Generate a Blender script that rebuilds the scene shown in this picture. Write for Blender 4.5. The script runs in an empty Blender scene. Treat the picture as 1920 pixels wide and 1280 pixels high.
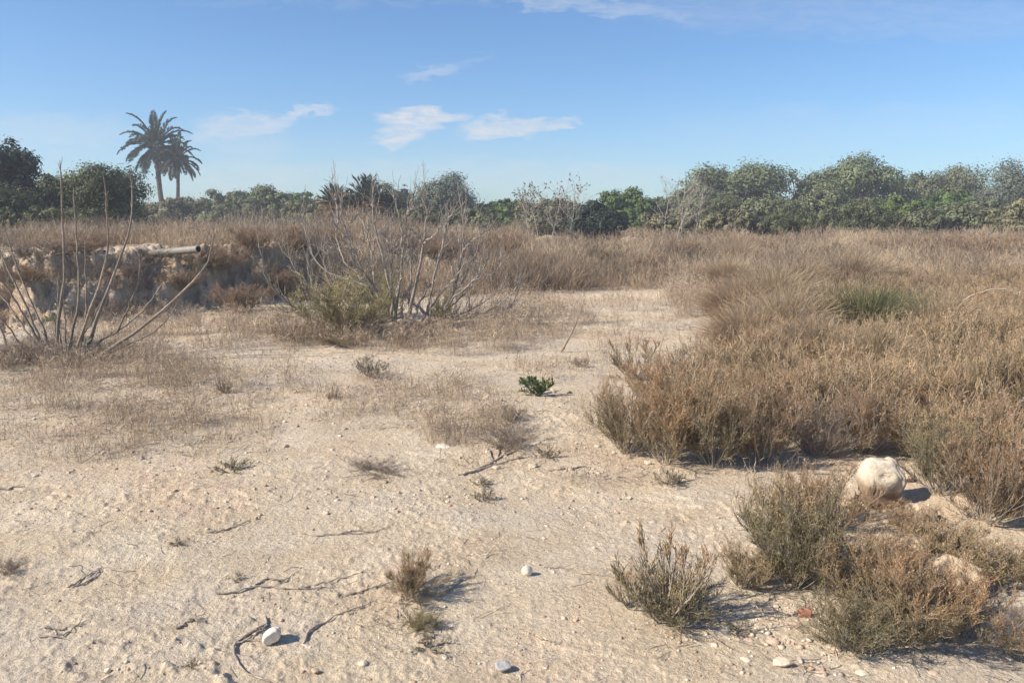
import bpy, math
import numpy as np
from math import radians, sin, cos, pi
rs = np.random.RandomState

# ------------------------------------------------------------------ camera, world, sun
SC = bpy.context.scene
COL = SC.collection
PW, PH, F, HZ = 1920.0, 1280.0, 1500.0, 402.0
EYE = 1.6
PITCH = math.atan((PH/2-HZ)/F)
cd = bpy.data.cameras.new("camera"); cam = bpy.data.objects.new("camera", cd); COL.objects.link(cam)
cd.sensor_width = 36; cd.lens = 36*F/PW; cd.clip_start = 0.05; cd.clip_end = 3000
cam.location = (0, 0, EYE); cam.rotation_euler = (pi/2-PITCH, 0, 0)
SC.camera = cam
SUN_EL, SUN_AZ = radians(37), radians(252)      # azimuth clockwise from +Y: from the left, a little behind the camera
SC.view_settings.view_transform = 'Standard'; SC.view_settings.look = 'None'
SC.view_settings.gamma = 1; SC.view_settings.exposure = 0.75
SC.cycles.max_bounces = 6; SC.cycles.diffuse_bounces = 3; SC.cycles.transparent_max_bounces = 8
SC.cycles.volume_bounces = 1

def ray(px, py):
    a = (np.asarray(px, float)-PW/2)/F; b = (PH/2-np.asarray(py, float))/F
    cp, sp = cos(PITCH), sin(PITCH)
    return a, cp+b*sp, -sp+b*cp

def unproj(px, py, d):                            # the point on that ray at depth y = d
    x, y, z = ray(px, py)
    return np.stack([x/y*d, y/y*d, EYE+z/y*d], -1)

def proj(x, y, z):
    cp, sp = cos(PITCH), sin(PITCH)
    zz = z-EYE
    dep = y*cp-zz*sp; up = y*sp+zz*cp
    return PW/2+F*x/dep, PH/2-F*up/dep

W = bpy.data.worlds.new("World"); SC.world = W; W.use_nodes = True
nt = W.node_tree; N = nt.nodes; L = nt.links
for n in list(N): N.remove(n)
class G:                                            # tiny helper for node maths
    def __init__(s, nt): s.nt = nt
    def m(s, op, a, b=None, c=None, clamp=False):
        n = s.nt.nodes.new('ShaderNodeMath'); n.operation = op; n.use_clamp = clamp
        for i, v in enumerate((a, b, c)):
            if v is None: continue
            if isinstance(v, (int, float)): n.inputs[i].default_value = v
            else: s.nt.links.new(v, n.inputs[i])
        return n.outputs[0]
    def noise(s, vec, scale, detail=4, rough=.55, dist=0, lac=2):
        n = s.nt.nodes.new('ShaderNodeTexNoise')
        n.inputs['Scale'].default_value = scale; n.inputs['Detail'].default_value = detail
        n.inputs['Roughness'].default_value = rough; n.inputs['Distortion'].default_value = dist
        if vec is not None: s.nt.links.new(vec, n.inputs['Vector'])
        return n.outputs[0]
    def ramp(s, f, lo, hi, a=0, b=1):
        n = s.nt.nodes.new('ShaderNodeMapRange'); n.interpolation_type = 'SMOOTHSTEP'
        s.nt.links.new(f, n.inputs[0])
        for i, v in ((1, lo), (2, hi), (3, a), (4, b)): n.inputs[i].default_value = v
        return n.outputs[0]
    def mix(s, f, a, b, mode='MIX'):
        n = s.nt.nodes.new('ShaderNodeMix'); n.data_type = 'RGBA'; n.blend_type = mode
        for sock, v in ((n.inputs[0], f), (n.inputs[6], a), (n.inputs[7], b)):
            if isinstance(v, (int, float)): sock.default_value = v
            elif isinstance(v, tuple): sock.default_value = (*v[:3], 1)
            else: s.nt.links.new(v, sock)
        return n.outputs[2]
    def comb(s, x, y, z):
        n = s.nt.nodes.new('ShaderNodeCombineXYZ')
        for i, v in enumerate((x, y, z)):
            if isinstance(v, (int, float)): n.inputs[i].default_value = v
            else: s.nt.links.new(v, n.inputs[i])
        return n.outputs[0]
g = G(nt)
sky = N.new('ShaderNodeTexSky'); sky.sky_type = 'NISHITA'; sky.sun_disc = False
sky.sun_elevation = SUN_EL; sky.sun_rotation = SUN_AZ
sky.air_density = 1.0; sky.dust_density = 0.3; sky.ozone_density = 4.0; sky.altitude = 50
SKYK = 0.089
tc = N.new('ShaderNodeTexCoord'); sep = N.new('ShaderNodeSeparateXYZ'); L.new(tc.outputs['Generated'], sep.inputs[0])
yy = g.m('MAXIMUM', sep.outputs[1], 0.02)
U = g.m('DIVIDE', sep.outputs[0], yy); V = g.m('DIVIDE', sep.outputs[2], yy)
wv = g.comb(U, g.m('MULTIPLY', V, 3.0), 0.0)
n1 = g.noise(wv, 7.0, 5, .6, .6); n2 = g.noise(wv, 22.0, 5, .6, .4)
warpx = g.m('MULTIPLY', g.m('SUBTRACT', n1, .5), .10); warpy = g.m('MULTIPLY', g.m('SUBTRACT', n2, .5), .045)
Uw = g.m('ADD', U, warpx); Vw = g.m('ADD', V, warpy)
clouds = [ # px, py, rx, ry, slope, strength : high thin clouds and where they stand over the horizon
 (455,236,84,20,-.10,.62),(572,212,62,9,-.16,.60),(420,228,50,16,0,.35),
 (788,222,66,17,-.05,.95),(735,258,42,18,-.25,.92),(850,224,30,10,0,.45),
 (945,240,66,18,-.05,.85),(1010,237,66,8,-.02,.75),(480,268,70,26,0,.22),
 (1080,8,220,13,.10,.36),(1180,18,80,10,.05,.30),(1600,25,480,36,.04,.16),(640,2,260,8,0,.10),
 (808,136,48,12,-.15,.34),(880,116,50,8,-.15,.14),(90,245,140,26,0,.26),
 (1495,210,70,12,-.1,.14),(1680,202,40,9,0,.16),(1760,225,160,26,0,.12),(470,335,170,30,0,.35),(880,330,420,26,0,.30),(1500,240,260,30,0,.10)]
acc = None
for (cx, cy, rx, ry, sl, st) in clouds:
    a, b, c = ray(cx, cy); u0, v0 = float(a/b), float(c/b)
    du = g.m('SUBTRACT', Uw, u0); dv = g.m('ADD', g.m('SUBTRACT', Vw, v0), g.m('MULTIPLY', g.m('SUBTRACT', U, u0), sl))
    e = g.m('ADD', g.m('POWER', g.m('ABSOLUTE', g.m('DIVIDE', du, rx*1.15/F)), 2), g.m('POWER', g.m('ABSOLUTE', g.m('DIVIDE', dv, ry*1.25/F)), 2))
    k = g.ramp(e, 0.15, 1.35, st, 0.0)
    acc = k if acc is None else g.m('MAXIMUM', acc, k)
tex = g.ramp(g.noise(g.comb(U, g.m('MULTIPLY', V, 4.5), 0.0), 30.0, 8, .7, .8), .30, .66, .35, 1.05)
mask = g.m('MULTIPLY', acc, tex)
skc = g.mix(1.0, sky.outputs[0], (0.645, .835, 1.00), 'MULTIPLY')
col = g.mix(mask, skc, (4.9, 5.1, 5.4))
bg = N.new('ShaderNodeBackground'); bg.inputs[1].default_value = SKYK
L.new(col, bg.inputs[0])
out = N.new('ShaderNodeOutputWorld'); L.new(bg.outputs[0], out.inputs[0])

sl = bpy.data.lights.new("sun", 'SUN'); sl.energy = 4.2; sl.angle = radians(.8); sl.color = (1, .90, .77)
so = bpy.data.objects.new("sun", sl); COL.objects.link(so)
so.rotation_euler = (pi/2-SUN_EL, 0, -SUN_AZ+pi)

# ------------------------------------------------------------------ noise and terrain
_p = rs(7).permutation(4096); _ang = rs(8).rand(4096)*2*pi; _gx, _gy = np.cos(_ang), np.sin(_ang)
def noise(x, y, seed=0):
    x = np.asarray(x, float)+seed*17.31; y = np.asarray(y, float)+seed*9.77
    xi = np.floor(x).astype(np.int64); yi = np.floor(y).astype(np.int64); xf = x-xi; yf = y-yi
    def gr(i, j, dx, dy):
        h = _p[(_p[i & 4095]+j) & 4095]; return _gx[h]*dx+_gy[h]*dy
    u = xf*xf*xf*(xf*(xf*6-15)+10); v = yf*yf*yf*(yf*(yf*6-15)+10)
    a = gr(xi, yi, xf, yf); b = gr(xi+1, yi, xf-1, yf); c = gr(xi, yi+1, xf, yf-1); d = gr(xi+1, yi+1, xf-1, yf-1)
    return ((a+(b-a)*u)+((c+(d-c)*u)-(a+(b-a)*u))*v)*1.5
def fbm(x, y, o=4, seed=0, r=.5):
    s = 0; a = 1
    for i in range(o): s = s+a*noise(x*2**i, y*2**i, seed+i); a *= r
    return s
def sm(t): t = np.clip(t, 0, 1); return t*t*(3-2*t)

def bank(x, y):
    yb = np.interp(x, [-30, -9, -7, -5.7, -5.0, -4.2, -2.5, 1, 4], [8.5, 10.2, 10.9, 12.2, 13.8, 15.4, 16.8, 18.2, 19.5])
    yb = yb+.50*noise(x/1.5, y/1.8, 31)+.18*noise(x/.5, y/.7, 32)
    Hb = np.interp(x, [-30, -5.6, -4.6, -3, -1, 1.5, 4], [1.0, .98, .92, .72, .45, .15, 0])
    w = np.interp(x, [-8, -6, -4, 0], [2.0, 2.1, 2.5, 3.0])
    t = (y-yb)/w+.20*fbm(x/.42, y/.34, 4, 35)+.07*noise(x/.13, y/.13, 38)
    face = .22*sm(t/.5)+.30*sm((t-.28)/.34)+.14*sm((t-.4)/.5)+.34*sm((t-.62)/.42)
    drop = 1-.45*sm((y-22)/14)
    return Hb*face*drop, t
def hgt(x, y):
    x = np.asarray(x, float); y = np.asarray(y, float)
    h = .045*noise(x/3.1, y/3.1, 1)+.022*noise(x/1.1, y/1.1, 2)
    near = sm((y-1)/3)
    h = h*near
    h = h+bank(x, y)[0]
    h = h+.30*sm((y-15)/22)*sm((x+4)/6)
    h = h+.12*np.exp(-((x-2.55)**2/.18+(y-4.15)**2/.12))+.10*np.exp(-((x-2.35)**2/.20+(y-3.25)**2/.06))
    h = h-.05*sm(1-np.abs(y-9.2-.4*noise(x/1.5, 0, 5))/1.4)*sm((6-np.abs(x+.5))/2)
    r = np.hypot(x, y)
    return h+.3*sm((r-60)/100)*noise(x/40, y/40, 6)
def detail(x, y):
    r = np.hypot(x, y)
    _, t = bank(x, y)
    bk = sm((t+.3)/.4)*sm((1.7-t)/.6)*(x < 1)
    d = .005*fbm(x/.35, y/.35, 3, 11)
    c = fbm(x/.085, y/.085, 3, 14, .6)
    d = d+.005*np.maximum(c, 0)*(1+1.2*sm(fbm(x/.9, y/.9, 2, 15)+.4))
    c2 = np.maximum(noise(x/.045, y/.045, 19)-.28, 0)
    d = d+.009*c2
    # ragged little edges where the crust has broken
    e = fbm(x/1.3, y/.55, 3, 21); d = d+.007*sm((e-.05)/.06)+.007*sm((e-.42)/.05)
    d = d*(.35+1.1*sm(fbm(x/1.7, y/1.7, 3, 44)*.9+.5))
    d = d+bk*(.10*fbm(x/.45, y/.6, 4, 23)+.07*np.abs(fbm(x/.17, y/.19, 3, 27)))
    return d*sm((70-r)/40)
def ground_at(px, py):
    a, b, c = ray(px, py)
    a, b, c = (np.atleast_1d(np.asarray(v, float)) for v in (a, b, c))
    a, b, c = np.broadcast_arrays(a, b, c); X, Z = a/b, c/b
    d = np.full(X.shape, 1.2); hit = np.full(X.shape, np.nan)
    prev = d.copy()
    for i in range(900):
        z = EYE+Z*d; h = hgt(X*d, d); m = np.isnan(hit) & (z <= h); hit[m] = (d[m]+prev[m])/2
        prev = d.copy(); d = d*1.0045
        if not np.isnan(hit).any(): break
    hit = np.where(np.isnan(hit), 60, hit)
    return X*hit, hit, hgt(X*hit, hit)
def gp(px, py):
    x, y, z = ground_at(px, py); return float(x[0]), float(y[0]), float(z[0])

# ------------------------------------------------------------------ mesh helpers
def mesh_from(name, v, quads=None, tris=None, mats=(), col=None, smooth=False, midx=None):
    me = bpy.data.meshes.new(name)
    v = np.ascontiguousarray(v, np.float32); me.vertices.add(len(v)); me.vertices.foreach_set('co', v.ravel())
    nq = 0 if quads is None else len(quads); nt_ = 0 if tris is None else len(tris)
    li = []
    if nq: li.append(np.asarray(quads).ravel())
    if nt_: li.append(np.asarray(tris).ravel())
    li = np.concatenate(li).astype(np.int32)
    me.loops.add(len(li)); me.loops.foreach_set('vertex_index', li)
    me.polygons.add(nq+nt_)
    st = np.concatenate([np.arange(nq)*4, nq*4+np.arange(nt_)*3]).astype(np.int32)
    me.polygons.foreach_set('loop_start', st)
    if smooth: me.polygons.foreach_set('use_smooth', np.ones(nq+nt_, bool))
    if midx is not None: me.polygons.foreach_set('material_index', midx.astype(np.int32))
    me.update(calc_edges=True)
    if col is not None:
        ca = me.color_attributes.new('tint', 'FLOAT_COLOR', 'POINT')
        c4 = np.ones((len(v), 4), np.float32); c4[:, :3] = col; ca.data.foreach_set('color', c4.ravel())
    for m in mats: me.materials.append(m)
    return me
class Buf:                                   # collects geometry, then becomes ONE mesh
    def __init__(s): s.v = []; s.q = []; s.t = []; s.c = []; s.n = 0
    def add(s, v, q=None, t=None, c=(1, 1, 1)):
        v = np.asarray(v, float).reshape(-1, 3)
        if q is not None and len(q): s.q.append(np.asarray(q)+s.n)
        if t is not None and len(t): s.t.append(np.asarray(t)+s.n)
        s.v.append(v); c = np.asarray(c, float); s.c.append(np.broadcast_to(c, v.shape).copy()); s.n += len(v)
    def mesh(s, name, mat, smooth=False):
        return mesh_from(name, np.concatenate(s.v), np.concatenate(s.q) if s.q else None,
                         np.concatenate(s.t) if s.t else None, [mat], np.concatenate(s.c), smooth)
def unit(a): return a/np.maximum(np.linalg.norm(a, axis=-1, keepdims=True), 1e-9)
def frames(P):
    T = np.empty_like(P); T[:, 1:-1] = P[:, 2:]-P[:, :-2]; T[:, 0] = P[:, 1]-P[:, 0]; T[:, -1] = P[:, -1]-P[:, -2]
    T = unit(T); ref = np.where(np.abs(T[:, :1, 2:]) > .95, np.array([1., 0, 0]), np.array([.13, .31, .94]))
    A = unit(np.cross(T, ref)); B = np.cross(T, A); return T, A, B
def tubes(buf, P, R, sides=3, c=(1, 1, 1), closed=True):
    """P (N,K,3) centre lines, R (N,K) radii, c colour broadcast to (N,K,3)"""
    P = np.asarray(P, float); n, K = P.shape[:2]
    if n == 0: return
    R = np.broadcast_to(np.asarray(R, float), (n, K)); T, A, B = frames(P)
    an = np.arange(sides)*2*pi/sides
    V = P[:, :, None]+R[:, :, None, None]*(np.cos(an)[None, None, :, None]*A[:, :, None]+np.sin(an)[None, None, :, None]*B[:, :, None])
    base = (np.arange(n)*K*sides)[:, None, None]; k = (np.arange(K-1)*sides)[None, :, None]; j = np.arange(sides)[None, None]
    jn = (j+1) % sides
    Q = np.stack(np.broadcast_arrays(base+k+j, base+k+jn, base+k+sides+jn, base+k+sides+j), -1).reshape(-1, 4)
    C = np.broadcast_to(np.asarray(c, float), (n, K, 3))
    C = np.repeat(C[:, :, None], sides, 2)
    buf.add(V.reshape(-1, 3), q=Q, c=C.reshape(-1, 3))
def ribbons(buf, P, Wd, c=(1, 1, 1), rnd=None, twist=None):
    P = np.asarray(P, float); n, K = P.shape[:2]
    if n == 0: return
    Wd = np.broadcast_to(np.asarray(Wd, float), (n, K)); T, A, B = frames(P)
    th = (rnd.rand(n)*2*pi if rnd is not None else np.zeros(n))[:, None, None]
    S = np.cos(th)*A+np.sin(th)*B
    V = np.stack([P-S*Wd[:, :, None]/2, P+S*Wd[:, :, None]/2], 2)
    b = (np.arange(n)*K*2)[:, None]; k = (np.arange(K-1)*2)[None]
    Q = np.stack([b+k, b+k+1, b+k+3, b+k+2], -1).reshape(-1, 4)
    C = np.repeat(np.broadcast_to(np.asarray(c, float), (n, K, 3))[:, :, None], 2, 2)
    buf.add(V.reshape(-1, 3), q=Q, c=C.reshape(-1, 3))
def leaves(buf, Cn, A, B, c=(1, 1, 1)):
    """diamond leaves: centre, half length vector, half width vector"""
    n = len(Cn)
    if n == 0: return
    V = np.stack([Cn-A, Cn+B-A*.1, Cn+A, Cn-B-A*.1], 1)
    Q = np.arange(n*4).reshape(n, 4)
    C = np.repeat(np.broadcast_to(np.asarray(c, float), (n, 3))[:, None], 4, 1)
    buf.add(V.reshape(-1, 3), q=Q, c=C.reshape(-1, 3))
def rdir(r, n): return unit(r.randn(n, 3))

def curve_pts(p0, d0, ln, K, r, curl=.25, up=0., grav=0.):
    """N wandering polylines: start, direction, length"""
    n = len(p0); P = np.empty((n, K, 3)); P[:, 0] = p0; d = unit(d0); st = (np.asarray(ln)/(K-1)).reshape(-1, 1)*np.ones((n, 1))
    for k in range(1, K):
        d = unit(d+r.randn(n, 3)*curl/K**.5+np.array([0, 0, up/K-grav*k/K**1.6]))
        P[:, k] = P[:, k-1]+d*st
    return P
def sample_on(P, r, n, lo=.2, hi=1.):
    N_, K = P.shape[:2]; i = r.randint(0, N_, n); t = (lo+(hi-lo)*r.rand(n))*(K-1); k = np.minimum(t.astype(int), K-2); f = (t-k)[:, None]
    a, b = P[i, k], P[i, k+1]; return a+(b-a)*f, unit(b-a), i, t/(K-1)

# ------------------------------------------------------------------ materials
def tint_mat(name, rough=.8, transl=0., jitter=.25, scale=8., spec=.25, bump=0., bscale=60):
    m = bpy.data.materials.new(name); m.use_nodes = True; t = m.node_tree; n = t.nodes; l = t.links
    for x in list(n): n.remove(x)
    h = G(t); at = n.new('ShaderNodeAttribute'); at.attribute_name = 'tint'
    tc = n.new('ShaderNodeTexCoord'); nz = h.noise(tc.outputs['Object'], scale, 3, .6)
    f = h.ramp(nz, .3, .7, 1-jitter, 1+jitter)
    c = h.mix(1., at.outputs['Color'], h.comb(f, f, f), 'MULTIPLY')
    p = n.new('ShaderNodeBsdfPrincipled'); l.new(c, p.inputs['Base Color']); p.inputs['Roughness'].default_value = rough
    p.inputs['Specular IOR Level'].default_value = spec
    o = n.new('ShaderNodeOutputMaterial'); sh = p.outputs[0]
    if bump:
        b = n.new('ShaderNodeBump'); b.inputs['Strength'].default_value = bump; b.inputs['Distance'].default_value = .01
        l.new(h.noise(tc.outputs['Object'], bscale, 5, .65), b.inputs['Height']); l.new(b.outputs[0], p.inputs['Normal'])
    if transl:
        tr = n.new('ShaderNodeBsdfTranslucent'); l.new(c, tr.inputs[0]); mx = n.new('ShaderNodeMixShader'); mx.inputs[0].default_value = transl
        l.new(sh, mx.inputs[1]); l.new(tr.outputs[0], mx.inputs[2]); sh = mx.outputs[0]
    l.new(sh, o.inputs[0]); return m
M_dry = tint_mat('dry_stem', .85, .15, .18, 3.)
M_leaf = tint_mat('leaf', .6, .30, .15, 2.)
M_tree = tint_mat('tree_leaf', .65, .22, .22, .9)
M_bark = tint_mat('bark', .85, 0, .25, 30., .2, .6, 90)
M_twig = tint_mat('twig', .85, 0, .22, 20.)
M_rock = tint_mat('limestone', .92, 0, .16, 18., .15, .7, 45)
M_pipe = tint_mat('pipe', .55, 0, .12, 25., .3, .25, 120)

def soil_material():
    m = bpy.data.materials.new('soil'); m.use_nodes = True; t = m.node_tree; n = t.nodes; l = t.links
    for x in list(n): n.remove(x)
    h = G(t); tc = n.new('ShaderNodeTexCoord'); O = tc.outputs['Object']
    at = n.new('ShaderNodeAttribute'); at.attribute_name = 'tint'
    sp = n.new('ShaderNodeSeparateColor'); l.new(at.outputs['Color'], sp.inputs[0])
    a = h.noise(O, .55, 5, .6, .3); b = h.noise(O, 2.3, 5, .65); c = h.noise(O, 9, 6, .7); d = h.noise(O, 55, 5, .7)
    col = h.mix(h.ramp(b, .35, .68), (.625, .497, .338), (.720, .602, .438))
    col = h.mix(h.m('MULTIPLY', h.ramp(a, .50, .66), h.ramp(c, .3, .6, .25, .9)), col, (.66, .49, .345))
    col = h.mix(h.m('MULTIPLY', h.ramp(a, .50, .36), .8), col, (.60, .51, .40))
    col = h.mix(h.m('MULTIPLY', sp.outputs[0], h.ramp(c, .3, .6, .5, 1)), col, (.42, .325, .225))  # litter and dirt under plants
    col = h.mix(h.m('MULTIPLY', sp.outputs[1], h.ramp(b, .3, .7, .35, 1.)), col, (.42, .31, .205))   # raw earth of the bank, darkened further to put its face's shade into the colour
    v = n.new('ShaderNodeTexVoronoi'); v.inputs['Scale'].default_value = 26; v.inputs['Randomness'].default_value = 1; l.new(O, v.inputs['Vector'])
    vs = n.new('ShaderNodeSeparateColor'); l.new(v.outputs['Color'], vs.inputs[0])
    spot = h.m('MULTIPLY', h.ramp(v.outputs['Distance'], .20, .10), h.ramp(vs.outputs[0], .80, .84))
    col = h.mix(h.m('MULTIPLY', spot, .55), col, (.20, .14, .10))      # scraps of dark debris
    spot2 = h.m('MULTIPLY', h.ramp(v.outputs['Distance'], .32, .2), h.ramp(vs.outputs[1], .86, .9))
    col = h.mix(h.m('MULTIPLY', spot2, .6), col, (.72, .62, .48))
    f = h.ramp(d, .25, .75, .74, 1.18)
    col = h.mix(1., col, h.comb(f, f, f), 'MULTIPLY')
    p = n.new('ShaderNodeBsdfPrincipled'); l.new(col, p.inputs['Base Color']); p.inputs['Roughness'].default_value = .95; p.inputs['Specular IOR Level'].default_value = .1
    hh = h.m('ADD', h.m('MULTIPLY', d, .5), h.m('MULTIPLY', h.noise(O, 22, 6, .75), 1.0))
    bp = n.new('ShaderNodeBump'); bp.inputs['Strength'].default_value = .9; bp.inputs['Distance'].default_value = .028
    l.new(hh, bp.inputs['Height']); l.new(bp.outputs[0], p.inputs['Normal'])
    o = n.new('ShaderNodeOutputMaterial'); l.new(p.outputs[0], o.inputs[0]); return m
M_soil = soil_material()

# ------------------------------------------------------------------ object helpers
def link(name, me, parent=None, loc=(0, 0, 0), rz=0, sc=None):
    o = bpy.data.objects.new(name, me); COL.objects.link(o); o.location = loc; o.rotation_euler[2] = rz
    if sc is not None: o.scale = sc
    if parent: o.parent = parent
    return o
def tag(o, label=None, cat=None, group=None, kind=None):
    for k, v in (('label', label), ('category', cat), ('group', group), ('kind', kind)):
        if v: o[k] = v
    return o

# ------------------------------------------------------------------ where dry grass stands (photo layout, used on ground points)
GR = [ # px, py, rx, ry, density 0..1, height m
 (120,690,260,40,.9,.20),(60,740,150,50,.6,.16),(260,735,220,60,.95,.20),(240,810,230,42,.9,.18),(60,800,120,40,.6,.15),
 (420,770,140,60,.55,.16),(470,640,150,24,.6,.22),(560,630,130,30,.85,.26),(700,642,180,20,.8,.22),(860,645,150,24,.9,.24),
 (960,622,100,36,.7,.28),(1050,602,60,34,.4,.22),(640,725,190,24,.5,.16),(760,760,150,48,.7,.17),(880,800,110,45,.95,.22),
 (1060,700,130,30,.3,.14),(1020,790,110,50,.3,.12),(700,885,75,16,.6,.06),(900,565,160,16,.3,.22),(1120,578,150,18,.18,.2),
 (1250,600,60,40,.12,.2),(1200,660,110,50,.15,.16),(330,635,160,26,.35,.18),(520,700,140,14,.3,.2),(160,850,140,20,.6,.14),
 (400,840,130,22,.35,.12),(880,735,60,30,.4,.18),(1140,640,40,60,.25,.2),(600,780,90,40,.3,.12),(1160,900,120,18,.5,.1),(1290,570,60,30,.5,.35),
 (400,605,120,22,.35,.22),(250,640,200,22,.6,.22),(1000,860,180,26,.25,.08),(40,870,120,14,.3,.1),(1420,890,110,14,.5,.12),(1660,1000,260,60,.4,.16)]
def grass_density(x, y, z):
    px, py = proj(x, y, z); D = np.zeros(len(x)); Hh = np.zeros(len(x))
    for (cx, cy, rx, ry, de, hh) in GR:
        e = ((px-cx)/rx)**2+((py-cy)/ry)**2; k = de*sm((1.25-e)/.7); Hh = np.where(k > D, hh, Hh); D = np.maximum(D, k)
    return D, Hh
# region of the tall brown scrub, from where its feet stand
def scrub_edge(px):   # lowest photo row of the far scrub for each column
    return np.interp(px, [-200, 0, 300, 370, 430, 480, 560, 700, 900, 1000, 1130, 1330, 1400, 1600, 1920, 2200],
                         [463, 463, 463, 500, 545, 556, 565, 560, 552, 552, 545, 540, 560, 570, 590, 600])

# ------------------------------------------------------------------ ground sheet
def build_ground():
    r1 = 1.0*np.exp(np.arange(0, 1180)*.00262); r2 = r1[-1]*np.exp(np.arange(1, 90)*.038); R = np.concatenate([[.05, .5], r1, r2])
    A = np.concatenate([np.linspace(-180, -42, 40)[:-1], np.linspace(-42, 42, 1050), np.linspace(42, 180, 40)[1:-1]])*pi/180
    rr, aa = np.meshgrid(R, A, indexing='ij'); x = (rr*np.sin(aa)).ravel(); y = (rr*np.cos(aa)).ravel()
    z = hgt(x, y)+detail(x, y)
    nr, na = len(R), len(A); i = np.arange(nr-1)[:, None]*na; j = np.arange(na)[None]; jn = (j+1) % na
    Q = np.stack(np.broadcast_arrays(i+j, i+na+j, i+na+jn, i+jn), -1).reshape(-1, 4)[:, ::-1]
    D, _ = grass_density(x, np.maximum(y, .8), z); vis = (y > 1)
    px, py = proj(x, np.maximum(y, .8), z)
    lit = D*.28*vis
    lit = np.where(vis & (py < scrub_edge(px)) & (y > 8), .75, lit)
    lit = np.maximum(lit, sm((px-1380)/120)*sm((870-py)/60)*vis*.75*(y > 3.5)*(py > 540))
    _, t = bank(x, y); bk = sm((t+.2)/.25)*sm((1.25-t)/.3)*(x < 0)*(.55+.45*np.clip(.5+fbm(x/.5, y/.7, 3, 41), 0, 1))
    C = np.stack([lit, bk, np.zeros_like(lit)], -1)
    me = mesh_from('ground', np.stack([x, y, z], -1), Q, None, [M_soil], C, True)
    tag(link('ground', me), 'pale sandy ground with crusted soil and an eroded bank', None, None, 'structure')
build_ground()

# ------------------------------------------------------------------ stones
def ico(sub=1):
    import bmesh
    bm = bmesh.new(); bmesh.ops.create_icosphere(bm, subdivisions=sub, radius=1); v = np.array([p.co[:] for p in bm.verts]); f = np.array([[q.index for q in t.verts] for t in bm.faces]); bm.free(); return v, f
def stone_verts(r, sub, amp=.25, planes=6, freq=1.3):
    v, f = ico(sub); s = r.randint(1000)
    d = 1+amp*noise(v[:, 0]*freq+v[:, 2]*.7, v[:, 1]*freq-v[:, 2]*.9, s)
    v = v*d[:, None]
    for k in range(planes):                                  # broken flat faces
        nrm = rdir(r, 1)[0]; off = .55+.35*r.rand(); e = v@nrm-off; v = v-np.maximum(e, 0)[:, None]*nrm*.9
    return v, f
def gravel():
    r = rs(5); b = Buf(); vs = [stone_verts(r, 1, .3, 5) for _ in range(10)]
    n = 70000; x = r.uniform(-3.9, 4.6, n); y = 2.0+r.rand(n)**1.5*8; 
    px, py = proj(x, y, 0*x)
    dens = .22+.55*sm(fbm(x/.7, y/.7, 3, 51)*1.3)+.8*sm(1-((px-1450)/330)**2-((py-1190)/80)**2)+.3*sm(1-((px-800)/300)**2-((py-1235)/50)**2)
    k = (r.rand(n) < dens) & (px > -60) & (px < 1980); x, y = x[k], y[k]; n = len(x)
    s = .0024*np.exp(r.randn(n)*.55)*(1+.6*(y > 4)); big = sm(1-((px[k]-1480)/330)**2-((py[k]-1190)/90)**2); s = np.clip(s*(1+1.6*big*r.rand(n)), .0015, .022)
    z = hgt(x, y)+detail(x, y)
    cc = np.array([[.64, .53, .40], [.72, .63, .50], [.50, .38, .27], [.44, .32, .22], [.55, .36, .25], [.42, .36, .30]])
    ci = r.choice(6, n, p=[.30, .2, .17, .17, .1, .06])
    for q, (v, f) in enumerate(vs):
        i = np.where(np.arange(n) % 10 == q)[0]; m = len(i); a = r.rand(m)*2*pi
        sc = s[i, None]*np.stack([1+.5*r.rand(m), .8+.4*r.rand(m), .45+.35*r.rand(m)], -1)
        P = v[None]*sc[:, None]; X = P[..., 0]*np.cos(a)[:, None]-P[..., 1]*np.sin(a)[:, None]; Y = P[..., 0]*np.sin(a)[:, None]+P[..., 1]*np.cos(a)[:, None]
        P = np.stack([X+x[i, None], Y+y[i, None], P[..., 2]+z[i, None]+s[i, None]*.2], -1)
        T = (f[None]+(np.arange(m)*len(v))[:, None, None]).reshape(-1, 3)
        b.add(P.reshape(-1, 3), t=T, c=np.repeat(cc[ci[i]][:, None]*r.uniform(.85, 1.1, (m, 1, 1)), len(v), 1).reshape(-1, 3))
    m = 9000; x = r.uniform(-9, -2.6, m); y = r.uniform(10, 18, m); _, t = bank(x, y); k = (t > -.5) & (t < 1.15) & (r.rand(m) < .35+.6*sm((t-.5)/.3)); x, y = x[k], y[k]; m = len(x)   # rubble of the bank
    s = .011*np.exp(r.randn(m)*.6); s = np.clip(s, .005, .06); z = hgt(x, y)+detail(x, y)
    for q, (v, f) in enumerate(vs):
        i = np.where(np.arange(m) % 10 == q)[0]; a = r.rand(len(i))*2*pi; sc = s[i, None]*np.stack([1+.7*r.rand(len(i)), .8+.5*r.rand(len(i)), .6+.4*r.rand(len(i))], -1)
        P = v[None]*sc[:, None]; X = P[..., 0]*np.cos(a)[:, None]-P[..., 1]*np.sin(a)[:, None]; Y = P[..., 0]*np.sin(a)[:, None]+P[..., 1]*np.cos(a)[:, None]
        P = np.stack([X+x[i, None], Y+y[i, None], P[..., 2]+z[i, None]], -1); T = (f[None]+(np.arange(len(i))*len(v))[:, None, None]).reshape(-1, 3)
        b.add(P.reshape(-1, 3), t=T, c=np.repeat(cc[r.choice(5, len(i))][:, None]*r.uniform(.5, .85, (len(i), 1, 1)), len(v), 1).reshape(-1, 3))
    tag(link('gravel', b.mesh('gravel', M_rock)), 'fine stones and crumbs of soil strewn over the bare sand', 'gravel', None, 'stuff')
gravel()
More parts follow.
